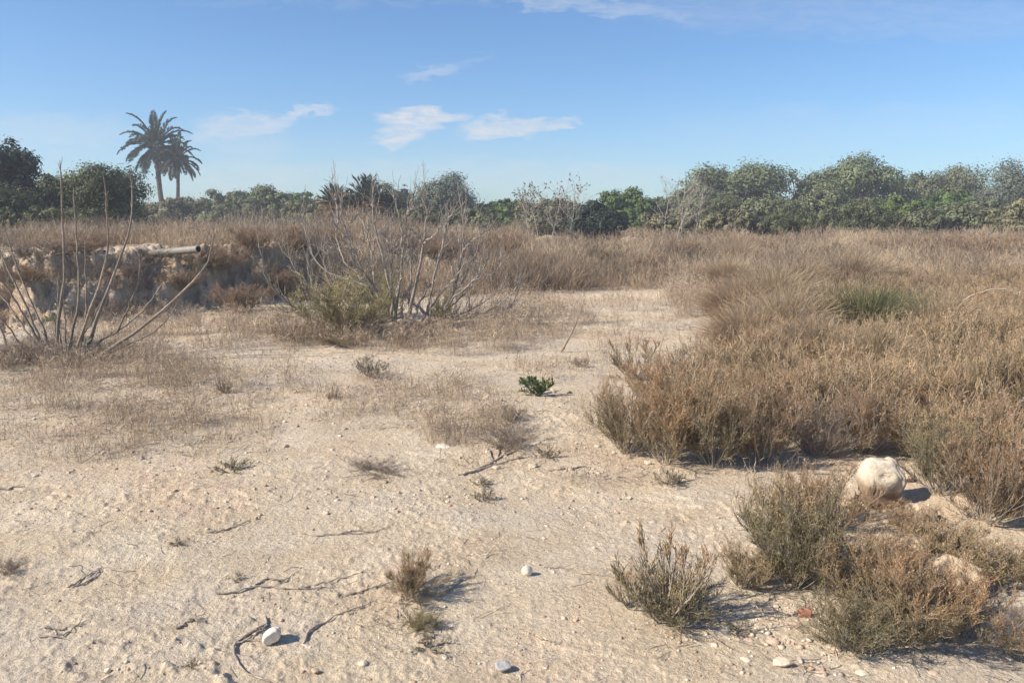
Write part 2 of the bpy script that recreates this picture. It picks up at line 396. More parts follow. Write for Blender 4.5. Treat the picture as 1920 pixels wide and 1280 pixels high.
def stone(name, px, py, w, h, label, col, seed, flat=1., rz=0, dep=.8, sub=4, amp=.3, planes=7, group=None, sink=.12, cat='stone'):
    """py = foot of the stone in the photo, w and h in photo pixels"""
    r = rs(seed); x, y, z = gp(px, py); d = y; sx = w/F*d/2; sz = h/F*d/2
    v, f = stone_verts(r, sub, amp, planes); ext = v.max(0)-v.min(0); v = (v-(v.max(0)+v.min(0))/2)/ext*2
    fine = noise(v[:, 0]*5+v[:, 2]*3, v[:, 1]*5-v[:, 2]*4, seed)*.05+noise(v[:, 0]*13+v[:, 2]*9, v[:, 1]*13-v[:, 2]*8, seed+1)*.02
    v = v*(1+fine)[:, None]; v = v*np.array([sx, sx*dep, sz])
    a = radians(rz); 
    v = np.stack([v[:, 0]*cos(a)+v[:, 2]*sin(a), v[:, 1], -v[:, 0]*sin(a)+v[:, 2]*cos(a)], -1)
    v[:, 2] -= v[:, 2].min()+sz*2*sink
    C = np.array(col)*(1+.12*noise(v[:, 0]*40, v[:, 1]*40+v[:, 2]*30, seed)[:, None])
    o = link(name, mesh_from(name, v, None, f, [M_rock], C, True), None, (x, y+sx*dep*.5, float(hgt(x, y+sx*dep*.5))))
    return tag(o, label, cat, group)
WH = (.74, .66, .54); CR = (.70, .58, .43); GY = (.48, .46, .43); RD = (.46, .20, .13)
stone('stone', 508, 1210, 44, 30, 'smooth white oval stone tilted on the sand beside a forked dead stick', WH, 3, rz=-38, amp=.12, planes=3, sink=.04)
stone('stone', 988, 1078, 22, 22, 'small round white stone alone on the bare sand', WH, 4, amp=.08, planes=1)
stone('stone', 943, 1258, 34, 20, 'small blue grey stone near the bottom edge of the bare sand', GY, 8, amp=.3)
stone('brick_fragment', 1510, 1158, 34, 20, 'small red brick fragment on pebbly soil between the two nearest bushes', RD, 9, amp=.2, cat='brick piece')
stone('stone', 1470, 1252, 40, 20, 'flat cream stone on pebbly soil left of the large bottom right bush', CR, 10)
stone('stone', 1270, 742, 14, 20, 'small white stone standing among the dry bushes', WH, 12, sink=.05)
stone('stone', 830, 842, 30, 9, 'flat pale stone at the foot of the dry grass clump', WH, 13)
stone('stone', 765, 608, 34, 16, 'pale stone under the bare fig tree hub', WH, 14)
stone('stone', 588, 622, 16, 10, 'pale stone under the left branches of the middle fig tree', WH, 15)
stone('stone', 200, 1262, 16, 12, 'small tan stone on the sand near the bottom left', CR, 16)
# the big pitted boulder
def boulder():
    r = rs(77); x, y, z = gp(1658, 958); sx = 82/F*y/2; sz = 102/F*y/2
    v, f = ico(5)
    v = np.sign(v)*np.abs(v)**.42; v = v/np.abs(v).max(0); v = v*(1+.10*noise(v[:, 0]*1.4+v[:, 2], v[:, 1]*1.4-v[:, 2]*.8, 5))[:, None]
    for k in range(7): nrm = rdir(r, 1)[0]; e = v@nrm-(.98+.25*r.rand()); v = v-np.maximum(e, 0)[:, None]*nrm*.85
    # the foot is undercut: front of the lower half set back
    low = sm((.15-v[:, 2])/.35); v[:, 1] += low*.42*(v[:, 1] < .3); v[:, 0] *= 1-.16*low; v[:, 2] += .03*v[:, 0]*(v[:, 2] > 0)*-1
    for k in range(14):
        c = unit(np.array([[r.uniform(-.9, .9), -1, r.uniform(-.4, .7)]]))[0]; d = np.linalg.norm(unit(v)-c, axis=1); v = v-v*(np.exp(-(d/(.05+.06*r.rand()))**2)*.13)[:, None]
    v = v*(1-.045*np.abs(noise(v[:, 0]*3+v[:, 2]*2, v[:, 1]*3-v[:, 2]*3, 19))+.04*noise(v[:, 0]*5+v[:, 2]*3, v[:, 1]*5-v[:, 2]*4, 9)+.022*noise(v[:, 0]*14+v[:, 2]*9, v[:, 1]*14-v[:, 2]*8, 10))[:, None]
    v = (v-(v.max(0)+v.min(0))/2)/(v.max(0)-v.min(0))*2
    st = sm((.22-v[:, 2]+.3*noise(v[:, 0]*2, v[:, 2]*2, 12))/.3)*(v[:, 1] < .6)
    C = np.array([.64, .54, .405])[None]*(1-st[:, None])+np.array([.31, .215, .145])[None]*st[:, None]  # brown foot: real stain, with some of the overhang's shadow painted in
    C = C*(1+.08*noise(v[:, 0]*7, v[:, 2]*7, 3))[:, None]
    v = v*np.array([sx, sx*.85, sz])*1.05; v[:, 2] -= v[:, 2].min()+.02
    o = link('boulder', mesh_from('boulder', v, None, f, [M_rock], C, True), None, (x, y+sx*.6, z)); tag(o, 'large cream limestone boulder with undercut foot coloured brown for stain and part shade among dry bushes', 'boulder')
boulder()
for i, (px, py, w, h, lab) in enumerate([
    (1738, 990, 62, 46, 'rough stone lump just right of and below the cream boulder'),
    (1812, 1116, 100, 82, 'crumbly pale rock behind the bottom right bush'),
    (1590, 942, 42, 30, 'small crumbly stone left of the cream boulder'),
    (1880, 1065, 70, 24, 'low flat slab of pale earth crust at the right edge'),
    (1702, 905, 26, 26, 'knobbly stone touching the right side of the cream boulder')]):
    stone('rock', px, py, w, h, lab, (.50, .395, .28), 30+i, amp=.5, planes=4, dep=1.0, cat='rock')
MINOR = [(1405,1205,20,10),(1360,1190,26,12),(1430,1170,30,12),(1450,1210,26,14),(1400,1240,22,10),(1500,1200,18,10),(1540,1270,24,14),(1620,1268,30,14),
 (1340,1215,16,10),(1080,1165,12,8),(1058,1163,12,8),(680,1250,22,12),(590,1262,18,10),(490,1132,10,6),(585,1132,9,6),(945,1095,8,6),(1455,1140,16,8),(1568,1225,18,10),(1750,1268,22,12),
 (1695,1255,16,10),(835,1235,14,8),(720,1215,9,6),(1020,1010,9,6),(610,965,14,8),(700,935,12,7),(1180,935,10,7),(1215,870,14,9),(130,890,14,8),(930,880,16,9),(1000,878,18,9)]
for i, (px, py, w, h) in enumerate(MINOR):
    rt = px > 1300
    stone('small_stone', px, py, w, h, 'one of many small cream stones on the pebbly soil between the right hand bushes' if rt else 'one of the small pale stones scattered over the open sand',
          (.66, .56, .42) if i % 3 else (.60, .44, .32), 60+i, sub=3, group='small stones among the bushes' if rt else 'small stones on the open sand')

# ------------------------------------------------------------------ grass and litter (uncountable)
def scatter(r, n, x0, x1, y0, y1, p=1.0):
    x = r.uniform(x0, x1, n); y = y0+(y1-y0)*r.rand(n)**p; return x, y, hgt(x, y)
def build_grass():
    r = rs(21); x, y, z = scatter(r, 420000, -9.5, 6.5, 4.2, 17.5)
    D, Hh = grass_density(x, y, z); cl = sm(fbm(x/.42, y/.42, 3, 61)*1.5+.42); k = r.rand(len(x)) < D*cl*.98
    x, y, z, Hh, D = x[k], y[k], z[k], Hh[k], D[k]; n = len(x); b = Buf()
    print('grass', n)
    ln = Hh*(.45+.75*r.rand(n))*(.7+.6*cl[k]); tilt = r.randn(n, 2)*.28
    P = curve_pts(np.stack([x, y, z-.01], -1), np.stack([tilt[:, 0], tilt[:, 1], np.ones(n)], -1), ln, 4, r, .28)
    pal = np.array([[.50, .40, .28], [.42, .32, .22], [.34, .25, .18], [.56, .47, .34], [.28, .21, .155]])
    c = pal[r.choice(5, n, p=[.28, .27, .2, .12, .13])][:, None]*r.uniform(.85, 1.1, (n, 1, 1))*np.array([.85, .95, 1.05, 1.1])[None, :, None]
    w = (.0016+.0006*(y-5)/5)[:, None]*np.array([1.3, 1.1, .9, .6])
    ribbons(b, P, w, c, r)
    hd, _, i, _ = sample_on(P, r, n//1, .55, 1.); h2 = curve_pts(hd, rdir(r, n//1)*np.array([1, 1, .6])+[0, 0, .5], ln[i]*.22, 2, r)   # side spikelets
    ribbons(b, h2, w[i, :1]*1.5*np.ones((1, 2)), c[i, 2:3]*np.ones((1, 2, 1)), r)
    tag(link('dry_grass', b.mesh('dry_grass', M_dry)), 'thin straw coloured dry grass standing on the sandy ground', 'grass', None, 'stuff')
    # litter of dead stalks lying flat
    b = Buf(); x, y, z = scatter(r, 240000, -7, 6, 2.4, 14, 1.2); D, _ = grass_density(x, y, z)
    px, py = proj(x, y, z); D = np.maximum(D, .05); D = np.maximum(D, sm((px-1100)/200)*sm((920-py)/60)*.7); D = np.maximum(D, .9*sm(1.4-((px-830)/120)**2-((py-1150)/45)**2))
    D = np.maximum(D, .35*sm(1.4-((px-1400)/200)**2-((py-1150)/70)**2)); D = np.maximum(D, .5*sm(1.4-((px-1700)/260)**2-((py-1250)/40)**2)); D = np.maximum(D, .28*sm(1.3-((px-950)/240)**2-((py-870)/28)**2))
    k = r.rand(len(x)) < D*sm(fbm(x/.5, y/.5, 3, 71)*1.4+.45)*.5; x, y = x[k], y[k]; n = len(x); z = hgt(x, y)+detail(x, y)+.003
    print('litter', n)
    a = r.rand(n)*2*pi; P = curve_pts(np.stack([x, y, z], -1), np.stack([np.cos(a), np.sin(a), r.rand(n)*.25], -1), .03+.09*r.rand(n), 3, r, .35)
    P[:, :, 2] = np.maximum(P[:, :, 2], z[:, None])
    pal = np.array([[.42, .36, .30], [.30, .25, .21], [.22, .17, .13], [.52, .44, .34]])
    ribbons(b, P, (.0022+.0012*r.rand(n))[:, None], pal[r.choice(4, n)][:, None]*r.uniform(.8, 1.1, (n, 1, 1)), r)
    tag(link('plant_litter', b.mesh('plant_litter', M_dry)), 'grey brown litter of dead stalks lying on the soil', 'litter', None, 'stuff')
build_grass()

# ------------------------------------------------------------------ far brown scrub: one mass
def build_scrub():
    r = rs(31); b = Buf()
    nc = 9500; x = r.uniform(-1, 1, nc); y = 10.5+34*r.rand(nc)**1.25; x = x*(y*.72+1); z = hgt(x, y)
    px, py = proj(x, y, z); edge = scrub_edge(px)+10*noise(px/45, 0*px, 3)
    k = (py < edge) & ((px > 1330) | (py < 575)) & (py > 395)
    _, t = bank(x, y); left = px < 900
    face = (t < .95) & (t > .12) & (px < 480); k = (k | (face & (px < 420))) & ~((px < 480) & (t <= .12)); k &= ~(face & (r.rand(nc) < .15))
    k &= ~((y > 26) & (r.rand(nc) < .35))
    gapm = (np.abs(px-1030) < 36) & (y > 29)
    k &= ~gapm
    x, y, z, px, py = x[k], y[k], z[k], px[k], py[k]; nc = len(x); print('scrub clumps', nc)
    hh = (.40+.42*r.rand(nc))*np.where(px < 640, .62, 1.0)*(1+.45*noise(x/2.4, y/2.4, 81)+.3*noise(x/.9, y/.9, 82)); hh = np.where((px > 1330) & (y < 15), hh*.8, hh); hh = np.where((bank(x, y)[1] < .95) & (px < 480), hh*.62, hh)
    ktype = noise(x/2.2, y/2.2, 85)+r.randn(nc)*.15
    colA = np.array([.35, .262, .178]); colB = np.array([.46, .355, .238]); colC = np.array([.225, .170, .122]); colD = np.array([.23, .205, .13])
    cc = np.where(ktype[:, None] > .15, colB, np.where(ktype[:, None] < -.26, colC, colA)); cc = np.where(r.rand(nc, 1) < .05, colD, cc)*r.uniform(.85, 1.15, (nc, 1))
    m = 34; i = np.repeat(np.arange(nc), m); n = len(i); rad = .18+.20*r.rand(nc)
    a = r.rand(n)*2*pi; q = r.rand(n)**.6; ox = np.cos(a)*q*rad[i]; oy = np.sin(a)*q*rad[i]
    til = q*.75
    ln = hh[i]*(.55+.55*r.rand(n))*(1-.22*q)
    P = curve_pts(np.stack([x[i]+ox, y[i]+oy, z[i]-.02], -1), np.stack([np.cos(a)*til, np.sin(a)*til, np.ones(n)], -1), ln, 4, r, .35)
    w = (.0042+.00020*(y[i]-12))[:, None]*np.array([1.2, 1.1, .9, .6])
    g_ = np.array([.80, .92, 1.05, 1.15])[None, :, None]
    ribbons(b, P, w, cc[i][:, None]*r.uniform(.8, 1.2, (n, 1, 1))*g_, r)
    n2 = n*3; p, d, ii, tt = sample_on(P, r, n2, .25, 1.)
    P2 = curve_pts(p, d+rdir(r, n2)*.75+[0, 0, .2], ln[ii]*(.16+.20*r.rand(n2)), 2, r, .2)
    ribbons(b, P2, (w[ii, 1:2]*1.0)*np.array([[1., .6]]), (cc[i][ii]*r.uniform(.85, 1.25, (n2, 1)))[:, None]*np.ones((1, 2, 1)), r)
    tag(link('dry_scrub', b.mesh('dry_scrub', M_dry)), 'brown mass of dry scrub covering the field up to the trees', 'scrub', None, 'stuff')
    # tall thin pale stalks on top of the bank and here and there over the field
    b = Buf(); n = 16000; x, y, z = scatter(r, n, -12, 24, 11, 30); px, py = proj(x, y, z); _, t = bank(x, y)
    w_ = np.where(px < 620, .9*(t > .8)+.0, .16); k = (r.rand(n) < w_*sm(.6+fbm(x/.9, y/.9, 2, 91))) & (py < scrub_edge(px)); x, y, z = x[k], y[k], z[k]; px = px[k]; n = len(x)
    ln = np.where(px < 420, .22+.36*r.rand(n), .45+.4*r.rand(n)); P = curve_pts(np.stack([x, y, z], -1), np.stack([r.randn(n)*.14, r.randn(n)*.14, np.ones(n)], -1), ln, 5, r, .2)
    c = np.array([.46, .37, .27])*r.uniform(.55, 1.15, (n, 1)); ribbons(b, P, np.array([[.005, .0045, .004, .0045, .003]]), c[:, None]*np.ones((1, 5, 1)), r)
    p, d, ii, tt = sample_on(P, r, n*4, .6, 1.); P2 = curve_pts(p, d+rdir(r, n*4)*.5, .05+.04*r.rand(n*4), 2, r); ribbons(b, P2, .005, (c[ii]*1.05)[:, None]*np.ones((1, 2, 1)), r)
    tag(link('tall_dry_grass', b.mesh('tall_dry_grass', M_dry)), 'tall pale dry grass stalks along the bank top and over the scrub', 'grass', None, 'stuff')
build_scrub()
def thicket_grass():
    r = rs(35); x, y, z = scatter(r, 60000, 1.2, 12, 5.0, 13); px, py = proj(x, y, z); b = Buf()
    lo = np.interp(py, [540, 580, 620, 640, 690, 720, 750, 780, 850], [1345, 1350, 1350, 1385, 1400, 1290, 1180, 1160, 1160])
    k = (py < 855) & (px > lo) & (r.rand(len(x)) < sm(.45+1.2*fbm(x/.8, y/.8, 3, 95))*np.where(py > 700, .35, .8)); x, y, z = x[k], y[k], z[k]; n = len(x); print('thicket grass', n)
    ln = (.32+.38*r.rand(n)); P = curve_pts(np.stack([x, y, z], -1), np.stack([r.randn(n)*.3, r.randn(n)*.3, np.ones(n)], -1), ln, 6, r, .3, 0, .25)
    c = np.array([.50, .375, .235])*r.uniform(.55, 1.15, (n, 1)); ribbons(b, P, np.array([[.0034, .0032, .003, .0028, .0024, .0015]]), c[:, None]*np.ones((1, 6, 1)), r)
    p, d, ii, tt = sample_on(P, r, n*4, .5, 1.); P2 = curve_pts(p, d+rdir(r, n*4)*.6, .03+.05*r.rand(n*4), 2, r); ribbons(b, P2, .0032, (c[ii]*1.0)[:, None]*np.ones((1, 2, 1)), r)
    tag(link('thicket_grass', b.mesh('thicket_grass', M_dry)), 'fine straw coloured grass growing through the thicket', 'grass', None, 'stuff')
thicket_grass()

# ------------------------------------------------------------------ shrubs
def shrub_meshes(key, seed, n1=34, n2=420, n3=4200, nl=9500, tips=(.50, .34, .20), low=(.345, .295, .180), stem=(.42, .36, .28), leafk=1., spread=.75, upw=.35, lean=.3, tipstart=.55, thick=.60, gapn=0):
    """a bush one metre wide and about one metre tall; copies are scaled"""
    r = rs(seed); bs, bl = Buf(), Buf(); a = r.rand(n1)*2*pi; q = r.rand(n1)**.55
    d = np.stack([np.cos(a)*q*spread, np.sin(a)*q*spread, np.ones(n1)*(1-.45*q)], -1)
    ln = (.62+.38*r.rand(n1))*(1-.18*q); p0 = np.stack([np.cos(a)*q*.10, np.sin(a)*q*.10, np.full(n1, -.02)], -1)
    P1 = curve_pts(p0, d, ln, 7, r, .35, upw)
    stem = np.array(stem)*.9; tips = np.array(tips)*[.94, .865, .80]; low = np.array(low)*[.95, .87, .80]
    tubes(bs, P1, np.linspace(.009, .003, 7)[None]*thick, 4, stem*r.uniform(.75, 1.15, (n1, 1, 1)))
    p, d, i, t = sample_on(P1, r, n2, .15, 1.); P2 = curve_pts(p, d+rdir(r, n2)*.65+[0, 0, upw*.8], .12+.16*r.rand(n2), 5, r, .4, upw)
    tubes(bs, P2, np.linspace(.0036, .0018, 5)[None]*thick, 3, stem*r.uniform(.7, 1.1, (n2, 1, 1)))
    p, d, i, t = sample_on(P2, r, n3, .1, 1.); P3 = curve_pts(p, d+rdir(r, n3)*.6+[0, 0, upw], .05+.07*r.rand(n3)+.10*r.rand(n3)**5, 4, r, .45, upw)
    top = P3[:, -1, 2]; H = np.percentile(top, 97)
    def shade(z, n): f = sm((z/H-tipstart+.18*r.randn(n))/.35)[:, None]; return low*(1-f)+tips*f
    c3 = shade(P3[:, 2, 2], n3)*r.uniform(.65, 1.3, (n3, 1)); dead = r.rand(n3) < .14; c3[dead] = stem*.95
    tubes(bl, P3, np.array([[.0032, .0036, .0030, .0014]])*thick, 3, c3[:, None]*np.ones((1, 4, 1)))
    if nl:
        p, d, i, t = sample_on(P3, r, nl, .05, 1.); dd = unit(d+rdir(r, nl)*.7); sdv = unit(np.cross(dd, rdir(r, nl))); s = (.0075+.007*r.rand(nl))[:, None]*leafk
        leaves(bl, p+dd*s, dd*s, sdv*s*.32, c3[i]*r.uniform(.8, 1.2, (nl, 1)))
    return bs.mesh(key+'_stems', M_twig), bl.mesh(key+'_foliage', M_dry)
V = {
 'mix1': shrub_meshes('a', 101), 'mix2': shrub_meshes('b', 102, tipstart=.7, upw=.2, spread=.9),
 'mix3': shrub_meshes('c', 103, tips=(.53, .36, .21), tipstart=.35), 'green1': shrub_meshes('d', 104, tips=(.42, .33, .19), low=(.275, .255, .15), tipstart=.85, n3=3600),
 'brown1': shrub_meshes('e', 105, tips=(.56, .41, .26), low=(.42, .32, .19), n3=3800, upw=.6, spread=.7, nl=7000), 'brown2': shrub_meshes('f', 106, tips=(.46, .32, .21), low=(.33, .25, .16), n3=3800, upw=.45),
 'brown3': shrub_meshes('g', 107, tips=(.58, .45, .29), low=(.39, .33, .18), n3=3400, upw=.7, spread=.6), 'grey1': shrub_meshes('h', 108, tips=(.42, .35, .29), low=(.32, .27, .22), nl=1500, n3=2600, stem=(.36, .31, .26)),
 'sparse': shrub_meshes('i', 109, n1=14, n2=110, n3=620, nl=1800, tips=(.46, .31, .19), low=(.34, .30, .18), thick=1.5, upw=.5),
 'olive1': shrub_meshes('j', 110, tips=(.44, .40, .20), low=(.33, .31, .16), n3=4200, nl=9000, upw=.3, spread=.9, leafk=1.1),
 'spiky': shrub_meshes('k', 111, n1=26, n2=160, n3=700, nl=1500, tips=(.28, .24, .16), low=(.18, .17, .11), thick=1.6, upw=.2, spread=.9),
 'tiny': shrub_meshes('l', 112, n1=16, n2=90, n3=420, nl=1400, tips=(.27, .22, .13), low=(.18, .17, .10), thick=2.2, upw=.1, spread=1.2, leafk=1.6),
}
EXT = {}
for k, (a_, b_) in V.items():
    co = np.empty(len(b_.vertices)*3, np.float32); b_.vertices.foreach_get('co', co); co = co.reshape(-1, 3); EXT[k] = (np.percentile(co[:, 0], 97)-np.percentile(co[:, 0], 3), np.percentile(co[:, 2], 98))
def shrub_at(x, y, z, w, h, key, label, group=None, cat='shrub', name='shrub', rz=0.):
    e = EXT[key]; o = link(name, None, None, (x, y, z), rz); s = w/e[0]; o.scale = (s, s, h/e[1])
    link('stems', V[key][0], o); link('foliage', V[key][1], o); return tag(o, label, cat, group)
_r = rs(55)
def shrub(px, py, w, h, key, label, group=None, cat='shrub', name='shrub', back=.25):
    x, y, z = gp(px, py); wm = w/F*y; x2, y2 = x*(1+wm*back/y), y+wm*back; return shrub_at(x2, y2, float(hgt(x2, y2)), wm*.92, h/F*y2*.84, key, label, group, cat, name, _r.rand()*6.28)
S = [
 (772,1130,115,92,'mix1','small dark green bush with rusty tips alone in the open sand'),
 (797,1188,75,42,'olive1','low olive tuft just below the lone small bush on the sand'),
 (805,1226,80,26,'tiny','thin flat tuft below the olive tuft on the open sand'),
 (1250,1184,190,205,'sparse','sparse upright bush with brown tips at the left edge of the near bushes'),
 (1262,1180,170,120,'green1','green lower growth inside the sparse upright bush'),
 (1185,1150,90,95,'sparse','thin leggy bush at the far left of the near bushes'),
 (1395,1110,110,95,'brown3','low orange brown bush between the sparse bush and the dark green bush'),
 (1485,1120,200,230,'green1','dark green bush in the middle of the near right bushes'),
 (1580,1140,200,175,'mix2','grey green bush right of the dark green bush'),
 (1460,1060,160,170,'brown3','upright tan bush behind the dark green bush'),
 (1545,1000,150,130,'brown1','tan bush in front of the cream boulder to its left'),
 (1690,1130,190,110,'mix3','brown tipped bush below the cream boulder'),
 (1600,1245,190,140,'green1','dark low bush at the bottom, left part of the large bottom right bush'),
 (1690,1235,230,215,'mix1','large green and rust bush at the bottom right of the photo'),
 (1800,1225,210,165,'mix3','rust tipped bush at the bottom right beside the crumbly rock'),
 (1850,1005,190,190,'brown2','reddish brown bush right of the cream boulder'),
 (1760,940,130,180,'green1','dark green bush directly behind the cream boulder'),
 (1930,990,160,200,'brown1','tan bush cut by the right edge of the photo behind the boulder'),
 (1885,1120,150,90,'brown3','wispy straw bush behind the crumbly rock at the right edge'),
 (1770,1070,150,105,'brown3','wispy tan bush between the boulder and the crumbly rock'),
 (1905,885,200,150,'brown1','tall tan bush at the right edge above the reddish bush'),
 (1800,885,170,130,'brown3','straw bush behind the boulder to its right'),
 (1715,1010,110,60,'brown1','low tan bush at the foot of the rough stone lump'),
 (1720,870,170,120,'brown3','straw bush behind the boulder at the thicket front'),
 (1910,1250,120,110,'grey1','grey dead twiggy bush in the bottom right corner'),
 (1385,1195,60,30,'tiny','small green tuft on the pebbly soil between the near bushes'),
 (1175,860,150,150,'mix2','olive and brown bush at the left end of the thicket'),
 (1250,880,170,190,'mix3','rusty bush second from the left end of the thicket'),
 (1335,885,180,200,'mix2','dense green brown bush at the front of the thicket'),
 (1425,880,170,170,'brown2','dark brown bush at the front of the thicket'),
 (1530,865,170,130,'grey1','grey dead bush at the front middle of the thicket'),
 (1620,860,140,150,'brown2','brown bush at the front of the thicket left of the boulder'),
 (1190,715,90,90,'sparse','thin dark bush with bare arms behind the left end of the thicket'),
 (1285,725,80,85,'spiky','dark spiky upright bush behind the left end of the thicket'),
 (1650,640,150,120,'green1','dark green bush standing among the green tussocks'),
 (1560,660,120,110,'green1','dark green bush inside the tussocks behind the thicket'),
 (1258,915,60,42,'tiny','small brown twiggy tuft on the sand in front of the thicket'),
 (432,888,70,30,'tiny','flat olive tuft on the sand below the left grass'),
 (905,942,44,30,'tiny','small tan tuft on the sand in the middle'),
 (905,912,44,18,'tiny','tiny green tuft just above the tan tuft on the middle sand'),
 (340,1026,44,16,'tiny','tiny dark green tuft on the left open sand'),
 (362,1256,34,22,'tiny','tiny grey tuft on the sand near the bottom left'),
 (448,1094,44,18,'tiny','tiny tuft beside the long twigs on the left sand'),
 (20,1080,70,26,'grey1','low purple grey dead tuft at the left edge of the sand'),
 (693,708,66,46,'spiky','dark spiky tuft with a forked top on the sand left of centre'),
 (421,738,30,34,'spiky','small dark green tuft among the left dry grass'),
 (625,752,30,30,'spiky','small blue green tuft among the middle dry grass'),
 (955,850,130,44,'grey1','low brown dead cushion beside the dry grass clump'),
 (960,795,60,36,'grey1','small brown dead tuft behind the dry grass clump'),
 (1090,690,40,22,'grey1','small dark tuft behind and right of the leafy green plant'),
 (1030,862,50,26,'tiny','small olive tuft right of the dead branches'),
 (700,892,120,24,'grey1','flat grey dead tuft on the sand below centre'),
 (760,634,150,30,'brown2','reddish brown undergrowth at the foot of the middle fig tree'),
 (645,630,215,125,'olive1','yellow green bush growing inside the left half of the middle fig tree'),
 (722,600,90,110,'olive1','yellow green bush behind the middle fig tree hub'),
 (833,615,60,70,'olive1','small olive green bush under the right half of the middle fig tree'),
 (560,640,90,34,'brown2','dark red brown bush left of the middle fig tree'),
 (640,652,90,26,'mix2','olive bush at the lower left foot of the middle fig tree'),
 (230,530,130,50,'grey1','dead grey bush hanging on the left bank face'),
 (80,515,160,42,'grey1','dead bush on the upper face of the bank at far left'),
 (60,560,90,40,'brown2','dark dead bush low on the bank face at far left'),
 (150,500,110,34,'brown2','brown bush hanging under the bank lip behind the left fig stems'),
 (300,520,90,44,'grey1','dead bush on the bank face below the pipe end'),
 (340,575,80,40,'brown2','small brown bush at the foot of the bank below the pipe'),
 (190,590,90,36,'grey1','grey dead bush at the bank foot behind the left fig stems'),
 (520,560,120,60,'brown2','dark brown bush between the pipe and the middle fig tree'),
 (400,552,120,60,'brown2','dark bush on the bank slope below the pipe'),
 (450,590,110,60,'brown2','brown bush at the foot of the bank right of the pipe'),
 (470,500,90,50,'brown2','dark brown bush on the bank crest right of the pipe'),
 (110,690,240,55,'grey1','dry twiggy undergrowth at the foot of the left fig tree'),
 (20,690,140,60,'grey1','dry undergrowth at the left edge beside the fig tree'),
]
for s_ in S: shrub(*s_)
# the thicket: row behind row of near-identical bushes
LAB = {'brown1': 'one of the tall tan bushes packed in the right hand thicket', 'brown2': 'one of the dark brown bushes packed in the right hand thicket', 'brown3': 'one of the pale straw coloured bushes packed in the right hand thicket',
       'mix2': 'one of the green and brown bushes packed in the right hand thicket', 'mix3': 'one of the rust tipped bushes packed in the right hand thicket', 'grey1': 'one of the grey dead bushes packed in the right hand thicket', 'green1': 'one of the dark green bushes packed in the right hand thicket'}
def thicket():
    r = rs(66); n_ = 0
    for py in (812, 782, 752, 722, 695, 672, 652, 634, 618, 603, 589, 576, 565, 555):
        lo = np.interp(py, [540, 580, 620, 640, 690, 720, 750, 780, 830], [1345, 1350, 1350, 1385, 1400, 1290, 1180, 1180, 1180]); X = lo+r.rand()*40
        while X < 1990:
            d = EYE*F/(py-HZ); wm = r.uniform(.50, .80); wpx = wm*F/d
            key = r.choice(['brown1', 'brown2', 'brown3', 'mix2', 'mix3', 'grey1', 'green1'], p=[.22, .13, .36, .10, .10, .06, .03]); hm = r.uniform(.40, .62)*(1.18 if X > 1700 else 1.)
            if X < 1420 and py > 700: hm *= .75; key = r.choice(['mix2', 'mix3', 'brown3', 'brown1'])
            if not (1380 < X < 1760 and 610 < py < 660):
                shrub(X+wpx*.35, py+r.uniform(-7, 7), wpx, hm*F/d, key, LAB[key], 'bushes packed in the right hand thicket'); n_ += 1
            X += wpx*r.uniform(.55, .8)
    print('thicket', n_)
thicket()
for i, (px, py, w, h, k) in enumerate([(935,492,100,50,'brown2'),(870,530,80,46,'brown2'),(1010,520,80,44,'brown2'),(1120,508,90,44,'green1'),(1215,520,80,40,'brown2'),(1290,500,90,44,'brown2'),(1440,490,90,40,'brown2'),(1560,500,80,40,'green1'),
    (1700,492,90,42,'brown2'),(1850,500,110,50,'brown2'),(1640,480,60,30,'brown2'),(1780,478,80,34,'brown2'),(820,500,70,36,'brown2'),(1380,478,60,30,'brown2'),(560,500,90,46,'brown2'),(620,470,70,34,'brown2'),(180,470,70,30,'brown2'),(1905,480,80,36,'brown2')]):
    shrub(px, py, w, h*1.2, k, 'one of the darker bushes dotted through the brown scrub field', 'darker bushes in the scrub field')

# ------------------------------------------------------------------ grass tussocks
def tussock_mesh(key, seed, n, col, col2, L0=.7, droop=.9, lean=(0, 0)):
    r = rs(seed); b = Buf(); a = r.rand(n)*2*pi; q = r.rand(n)**.7; p0 = np.stack([np.cos(a)*q*.13, np.sin(a)*q*.13, np.zeros(n)], -1)
    d = np.stack([np.cos(a)*q*.75+lean[0], np.sin(a)*q*.75+lean[1], np.ones(n)], -1); ln = L0*(.55+.6*r.rand(n))
    P = curve_pts(p0, d, ln, 7, r, .22, 0, droop); f = r.rand(n, 1)**1.2; c = (np.array(col)*(1-f)+np.array(col2)*f)*r.uniform(.75, 1.2, (n, 1))
    ribbons(b, P, np.array([[.0045, .0045, .004, .0038, .0034, .003, .0015]]), c[:, None]*np.ones((1, 7, 1)), r); return b.mesh(key, M_leaf)
T1 = tussock_mesh('straw_blades', 201, 2600, (.44, .33, .20), (.54, .42, .28)); T2 = tussock_mesh('green_blades', 202, 2600, (.10, .12, .05), (.30, .27, .13), .62); T3 = tussock_mesh('tan_blades', 203, 2400, (.48, .33, .21), (.42, .33, .21), .75, .8, (-.35, -.1))
def tussock(px, py, w, me, label):
    x, y, z = gp(px, py); s = w/F*y/1.0; o = link('grass_tussock', me, None, (x, y, z), _r.rand()*.4, (s*1.05, s*1.05, s*1.0)); tag(o, label, 'grass tussock')
